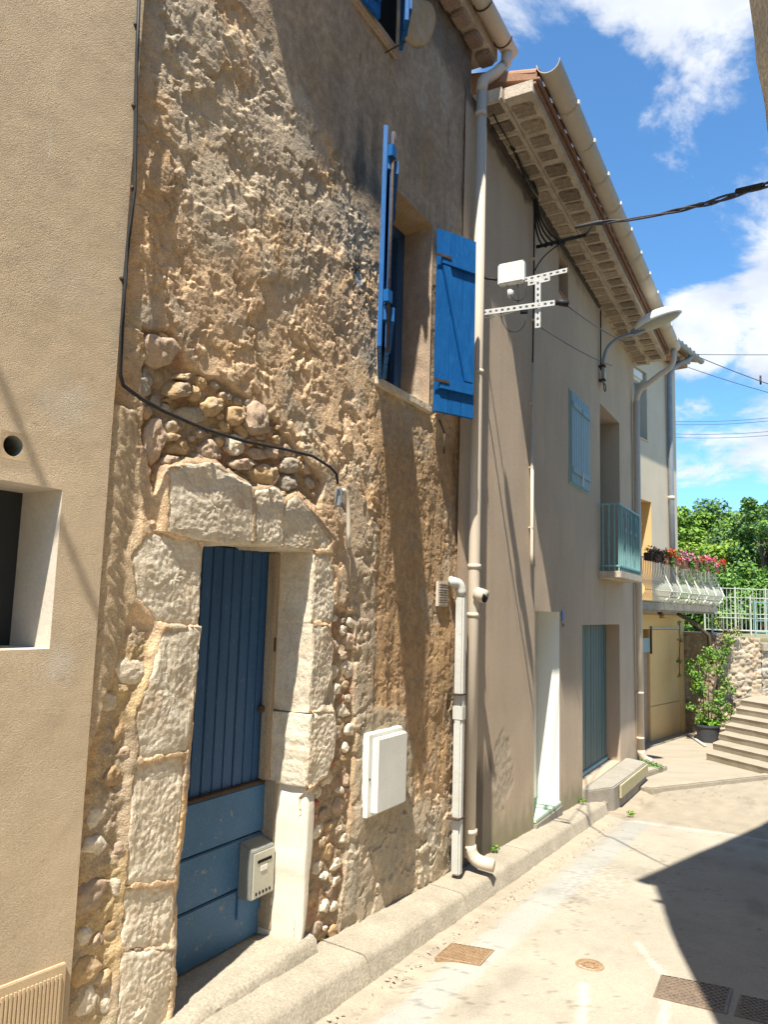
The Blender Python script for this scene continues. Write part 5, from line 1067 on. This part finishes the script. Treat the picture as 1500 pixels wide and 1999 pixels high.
for i, (x, y, lab) in enumerate(((1232, 1590, 'lone weed in the lane by the pale joint'), (1137, 1565, 'weed at the left foot of the green door landing'), (965, 1660, 'dry weeds at the wall foot right of the white pipes'))):
    p = gpt(x, y, -.52 if i == 0 else (-.36 if i == 1 else -.22)); wt = thing('weed_tuft', lab, 'weed', tuple(p)); leafcloud('foliage', None, wt, [(0, 0, .015, .05, .05, .025)], 70, .012, 41+i, mats=[MT['leafD'], MT['leafB']])
# diagonal branch / brace under the balcony
b0 = CAM+raydir(1325, 1198)*14.4; b1 = CAM+raydir(1384, 1240)*14.9
wirething('vine_trunk', 'dark woody vine trunk slanting from the balcony to the wall corner', [tuple(b0), tuple((b0+b1)/2+np.array([0, 0, .03])), tuple(b1), tuple(b1+np.array([.03, -.05, -.5]))], .035, 'bark', 'vine', n=8)
# ================================================================== TERRACE FENCE
def fence(label, p0, p1, z0, h, mat, step, posts, name='railing_fence', rb=.008):
    p0 = np.array(p0, float); p1 = np.array(p1, float); L_ = np.linalg.norm(p1-p0); t = thing(name, label, 'fence', (p0[0], p0[1], z0), math.atan2(p1[1]-p0[1], p1[0]-p0[0]))
    for k in range(posts): x = L_*k/(posts-1); bx('post', MT[mat], t, x-.014, x+.014, -.014, .014, 0, h, .003)
    for z in (h-.05, h*.42, .08): bx('rail', MT[mat], t, 0, L_, -.01, .01, z, z+.02, .003)
    n = int(L_/step); m = MB().tube([(0, 0, .1), (0, 0, h-.04)], rb, 5); ob = m.build('fence_bar', MT[mat], None); me = ob.data; bpy.data.objects.remove(ob)
    for i in range(1, n): o = bpy.data.objects.new('bar', me); link(o, t); o.location = (i*step, 0, 0)
    return t
fence('cream white iron railing on top of the retaining wall', (6.25, 14.6), (9.4, 15.1), 1.28, .75, 'whitefence', .10, 5, rb=.004)
fence('second paler railing with curved panels further back on the terrace', (7.2, 17.2), (9.4, 17.5), 1.25, 1.05, 'whitefence', .09, 4, rb=.005)
fence('dark teal wire fence at the right edge behind the white railing', (7.5, 15.5), (10.6, 15.8), 1.25, .72, 'teal', .12, 4, rb=.004)
# parked car on the terrace, mostly hidden
car = thing('parked_car', 'silver hatchback parked behind the white railing on the terrace', 'car', (9.2, 22.5, .98), R(10))
m = MB(); prof = [(-1.9, .25), (-1.95, .65), (-1.75, .85), (-1.0, .95), (-.5, 1.38), (.7, 1.42), (1.45, 1.0), (1.85, .9), (1.9, .3)]
k = len(prof); m.add([(x, -.8 if z < 1 else -.68, z) for x, z in prof]+[(x, .8 if z < 1 else .68, z) for x, z in prof], [tuple(range(k)), tuple(range(k, 2*k))]+[(i, (i+1) % k, k+(i+1) % k, k+i) for i in range(k)]); m.build('body', MT['carw'], car, bevel=.03)
for y in (-.76, .76):
    m = MB(); m.add([(-.92, y*1.0, .97), (-.45, y*.93, 1.32), (.65, y*.93, 1.36), (1.25, y*1.0, 1.0)], [(0, 1, 2, 3)]); m.v = [(x, (abs(yy)+.012+.0)*(1 if yy > 0 else -1), z) for x, yy, z in m.v]; m.build('side_window', MT['glass'], car)
for x in (-1.2, 1.2):
    for y in (-.74, .74): tube('wheel', MT['black'], car, [(x, y-.1, .3), (x, y+.1, .3)], .3, 20)
# ================================================================== TREES
def tree(name, label, x, y, z0, h, r, mats, seed, n=14000, leaf=.16, trunk=.18):
    t = thing(name, label, 'tree', (x, y, z0)); rr = random.Random(seed)
    tube('trunk', MT['bark'], t, [(0, 0, 0), (.1, 0, h*.3), (0, .1, h*.6)], [trunk, trunk*.8, trunk*.5], 8)
    for k in range(4):
        a = k*1.6; tube('limb', MT['bark'], t, [(0, 0, h*.3), (r*.25*math.cos(a), r*.25*math.sin(a), h*.45), (r*.4*math.cos(a), r*.4*math.sin(a), h*.58)], [trunk*.5, trunk*.35, trunk*.15], 6)
    C = []
    for _ in range(46):
        a = rr.uniform(0, 2*math.pi); b = rr.uniform(-.95, 1); q = rr.uniform(.6, 1.0); s = r*rr.uniform(.16, .30)
        C.append((r*q*math.cos(a)*math.sqrt(1-b*b*.8), r*q*math.sin(a)*math.sqrt(1-b*b*.8), h*.51+h*.36*b*q, s, s, s*.8))
    leafcloud('crown', None, t, C, int(n*2.2), leaf*.55, seed, mats=[MT[q] for q in mats], up=.5)
def at_px(x, D): r = raydir(x, 1200); return r[0]*D/r[1]
tree('tree', 'tall mid green tree in the centre of the grove beyond the terrace', at_px(1400, 30), 30, 1.0, 5.6, 3.0, ('leafA', 'leafA', 'leafB'), 1, 20000)
tree('tree', 'bright yellow green tree showing right beside the cream house', at_px(1355, 26), 26, 1.0, 4.0, 1.6, ('leafB', 'leafB', 'leafA'), 2, 9000, .12)
tree('tree', 'dark bluish tree at the right edge of the picture behind the railing', at_px(1497, 26), 26, 1.0, 4.8, 2.2, ('leafC', 'leafC', 'leafA'), 3, 15000, .10)
tree('tree', 'green tree left of the grove, half hidden by the cream house', at_px(1320, 34), 34, 1.0, 6.4, 3.0, ('leafA', 'leafC'), 4, 14000)
tree('tree', 'rounded dark green tree between the central tree and the right edge', at_px(1460, 36), 36, 1.0, 6.6, 2.8, ('leafA', 'leafC'), 5, 14000)
tree('tree', 'tall thin tree whose tip shows at the far right edge against the sky', at_px(1512, 24), 24, 1.0, 5.3, 1.1, ('leafC', 'leafA'), 6, 5000, .10)
tree('bush', 'low light green bush behind the white railing, left one', at_px(1420, 22), 22, 1.0, 2.0, 1.5, ('leafA', 'leafD'), 7, 9000, .09, .06)
tree('bush', 'low light green bush behind the white railing, right one', at_px(1485, 21), 21, 1.0, 2.3, 1.5, ('leafD', 'leafA'), 8, 9000, .09, .06)
tree('bush', 'dark low bush behind the shaded garden wall', at_px(1370, 20), 20, 1.0, 1.5, 1.2, ('leafC', 'leafA'), 9, 7000, .09, .05)
for i, x in enumerate((-8, 0, 8, 26, 36, 46)):
    tree('tree', ['distant green tree hidden behind the ochre house roof', 'distant green tree behind the old stone house', 'distant green tree just behind the cream house', 'distant green tree right of the terrace, nearest of three', 'distant green tree right of the terrace, middle of three', 'distant green tree right of the terrace, farthest of three'][i], x, 44, .5, 6.0, 4.0, ('leafA', 'leafC'), 20+i, 7000, .22)
# ================================================================== DRAIN COVERS
def onst(x, y, z=None):
    t = 4.; 
    for _ in range(12):
        z = float(zst(np.array(t))); p = gpt(x, y, z); t = float((p-P1.o)@P1.d)
    return p
def cover(name, label, px, mat, nu, nv, cat='drain cover', group=None):
    c = np.array([onst(*q) for q in px]); o0 = c.mean(0); t = thing(name, label, cat, tuple(o0+np.array([0, 0, .004]))); L_ = c-o0
    m = MB(); n = 4; inn = L_*.93
    m.add([tuple(p+np.array([0, 0, .004])) for p in L_]+[tuple(p+np.array([0, 0, .006])) for p in inn]+[tuple(p-np.array([0, 0, .03])) for p in L_], [(i, (i+1) % 4, 4+(i+1) % 4, 4+i) for i in range(4)]+[(i, (i+1) % 4, 8+(i+1) % 4, 8+i) for i in range(4)]); m.build('rim', mat, t)
    m = MB(); m.add([tuple(p*1.0+np.array([0, 0, .003])) for p in inn], [(0, 1, 2, 3)]); m.build('plate', mat, t)
    m = MB(); a, b, c_, d_ = inn*.97
    for i in range(nu):
        for j in range(nv):
            if (i+j) % 2: continue
            def q(s, r): return (a*(1-s)+b*s)*(1-r)+(d_*(1-s)+c_*s)*r
            s0, s1, r0, r1 = (i+.12)/nu, (i+.88)/nu, (j+.12)/nv, (j+.88)/nv
            vs = [q(s0, r0), q(s1, r0), q(s1, r1), q(s0, r1)]; m.add([tuple(v+np.array([0, 0, .003])) for v in vs]+[tuple(v+np.array([0, 0, .008])) for v in vs], [(4, 5, 6, 7), (0, 1, 5, 4), (1, 2, 6, 5), (2, 3, 7, 6), (3, 0, 4, 7)])
    st = m.build('tread_pattern', mat, t); st['kind'] = 'stuff'
cover('gutter_grate', 'rusty brown square drain grate in the lane beside the kerb', [(882, 1843), (966, 1857), (938, 1887), (849, 1871)], MT['rustgrate'], 17, 15)
cover('manhole_cover', 'worn shiny rectangular cast iron cover half in the shadow', [(1292, 1905), (1432, 1932), (1420, 1981), (1276, 1948)], MT['castiron'], 19, 13)
cover('manhole_cover', 'dark rectangular iron cover wholly in shade at the right edge', [(1446, 1944), (1560, 1968), (1560, 2015), (1434, 1984)], MT['castiron'], 15, 13)
rc = onst(1152, 1886); t = thing('valve_cover', 'small round iron valve cover in the middle of the sunny lane', 'valve cover', tuple(rc+np.array([0, 0, .003])))
m = MB(); n = 28; vs = []
for r, z in ((.075, -.02), (.075, .004), (.062, .006), (.060, .001), (.0, .001)): vs += [(r*math.cos(2*math.pi*k/n), r*math.sin(2*math.pi*k/n), z) for k in range(n)]
m.add(vs, [(j*n+k, j*n+(k+1) % n, (j+1)*n+(k+1) % n, (j+1)*n+k) for j in range(4) for k in range(n)]); m.build('rim', MT['rustgrate'], t)
m = MB()
for k in range(9):
    a = k*2*math.pi/9; m.box(.035*math.cos(a)-.009, .035*math.cos(a)+.009, .035*math.sin(a)-.007, .035*math.sin(a)+.007, .001, .007)
m.build('lid_pattern', MT['rustgrate'], t)
# ================================================================== OPPOSITE HOUSE (right edge, casts the shadow on the lane)
OC = np.array([1.30, 2.46]); OP = thing('grey_stone_house', 'rough grey house corner at the upper right edge of the lane', 'house', (OC[0], OC[1], 0))
def corner_house():
    a1 = np.array([math.sin(R(42)), math.cos(R(42))]); a0 = -np.array([math.sin(R(11)), math.cos(R(11))]); zs = list(np.arange(-.8, 2.6, .4))+list(np.arange(2.6, 4.4, .05))+list(np.arange(4.4, 6.81, .3)); N_ = []
    m = MB(); vs = []; cols = [a0*9, a0*4.0, a0*1.5, a0*.5, a0*.15, np.array([0, 0]), a1*.15, a1*.5, a1*2, a1*7]
    for z in zs:
        s = float(sstep(1.9, 4.6, z)); sh_ = np.array([-.085, .05])*s + np.array([.09, 0])*(1-s)
        nz = float(fbm(np.array([z*3.]), np.array([1.]), 3, 5)[0])*.012
        for c in cols: 
            w_ = 1 if np.hypot(*c) < 1 else 0; vs.append((c[0]+sh_[0]+nz*w_, c[1]+sh_[1], z))
    k = len(cols); m.add(vs, [(i*k+j, i*k+j+1, (i+1)*k+j+1, (i+1)*k+j) for i in range(len(zs)-1) for j in range(k-1)]); m.build('wall', MT['opp'], OP)
    b = a0*9; e = a1*7; c0 = np.array([-.085, .05]); m = MB(); zt = 6.8
    far_ = np.array([8, 0.])
    P_ = [b+c0, c0, e+c0, e+far_, b+far_]; m.add([(p[0], p[1], zt) for p in P_]+[(p[0], p[1], zt+.12) for p in P_], [tuple(range(5)), tuple(range(5, 10))]+[(i, (i+1) % 5, 5+(i+1) % 5, 5+i) for i in range(5)]); m.build('roof', MT['tile'], OP)
    m = MB(); m.tube([(c0[0]-.07, c0[1]-.0, zt+.10), (c0[0]+a1[0]*7, c0[1]+a1[1]*7, zt+.10)], .07, 10); m.build('gutter', MT['pvc'], OP)
    m = MB(); m.tube([(c0[0]-.10, c0[1]-.25, zt-.28), (c0[0]+.12, c0[1]-.22, zt-.25)], .035, 8); m.build('bracket', MT['iron'], OP)
corner_house()
# grit and tiny stones gathered in the gutter
m = MB(); rp_ = random.Random(9)
for _ in range(420):
    t = rp_.uniform(2.6, 9.0); o_ = .34+abs(rp_.gauss(0, .05)) if rp_.random() < .8 else rp_.uniform(.4, 2.2); r_ = rp_.uniform(.0025, .007)*(1 if rp_.random() < .9 else 1.6); c = P1.w(t, o_, float(zst(np.array(t)))+r_*.3)
    vs = [tuple(c+np.array(q)*r_*rp_.uniform(.7, 1.3)) for q in ((1, 0, 0), (-1, .2, 0), (0, 1, 0), (.1, -1, 0), (0, 0, .8), (0, 0, -.8))]
    m.add(vs, [(0, 2, 4), (2, 1, 4), (1, 3, 4), (3, 0, 4), (2, 0, 5), (1, 2, 5), (3, 1, 5), (0, 3, 5)])
tag(m.build('gutter_grit', MT['greystone']), kind='stuff')
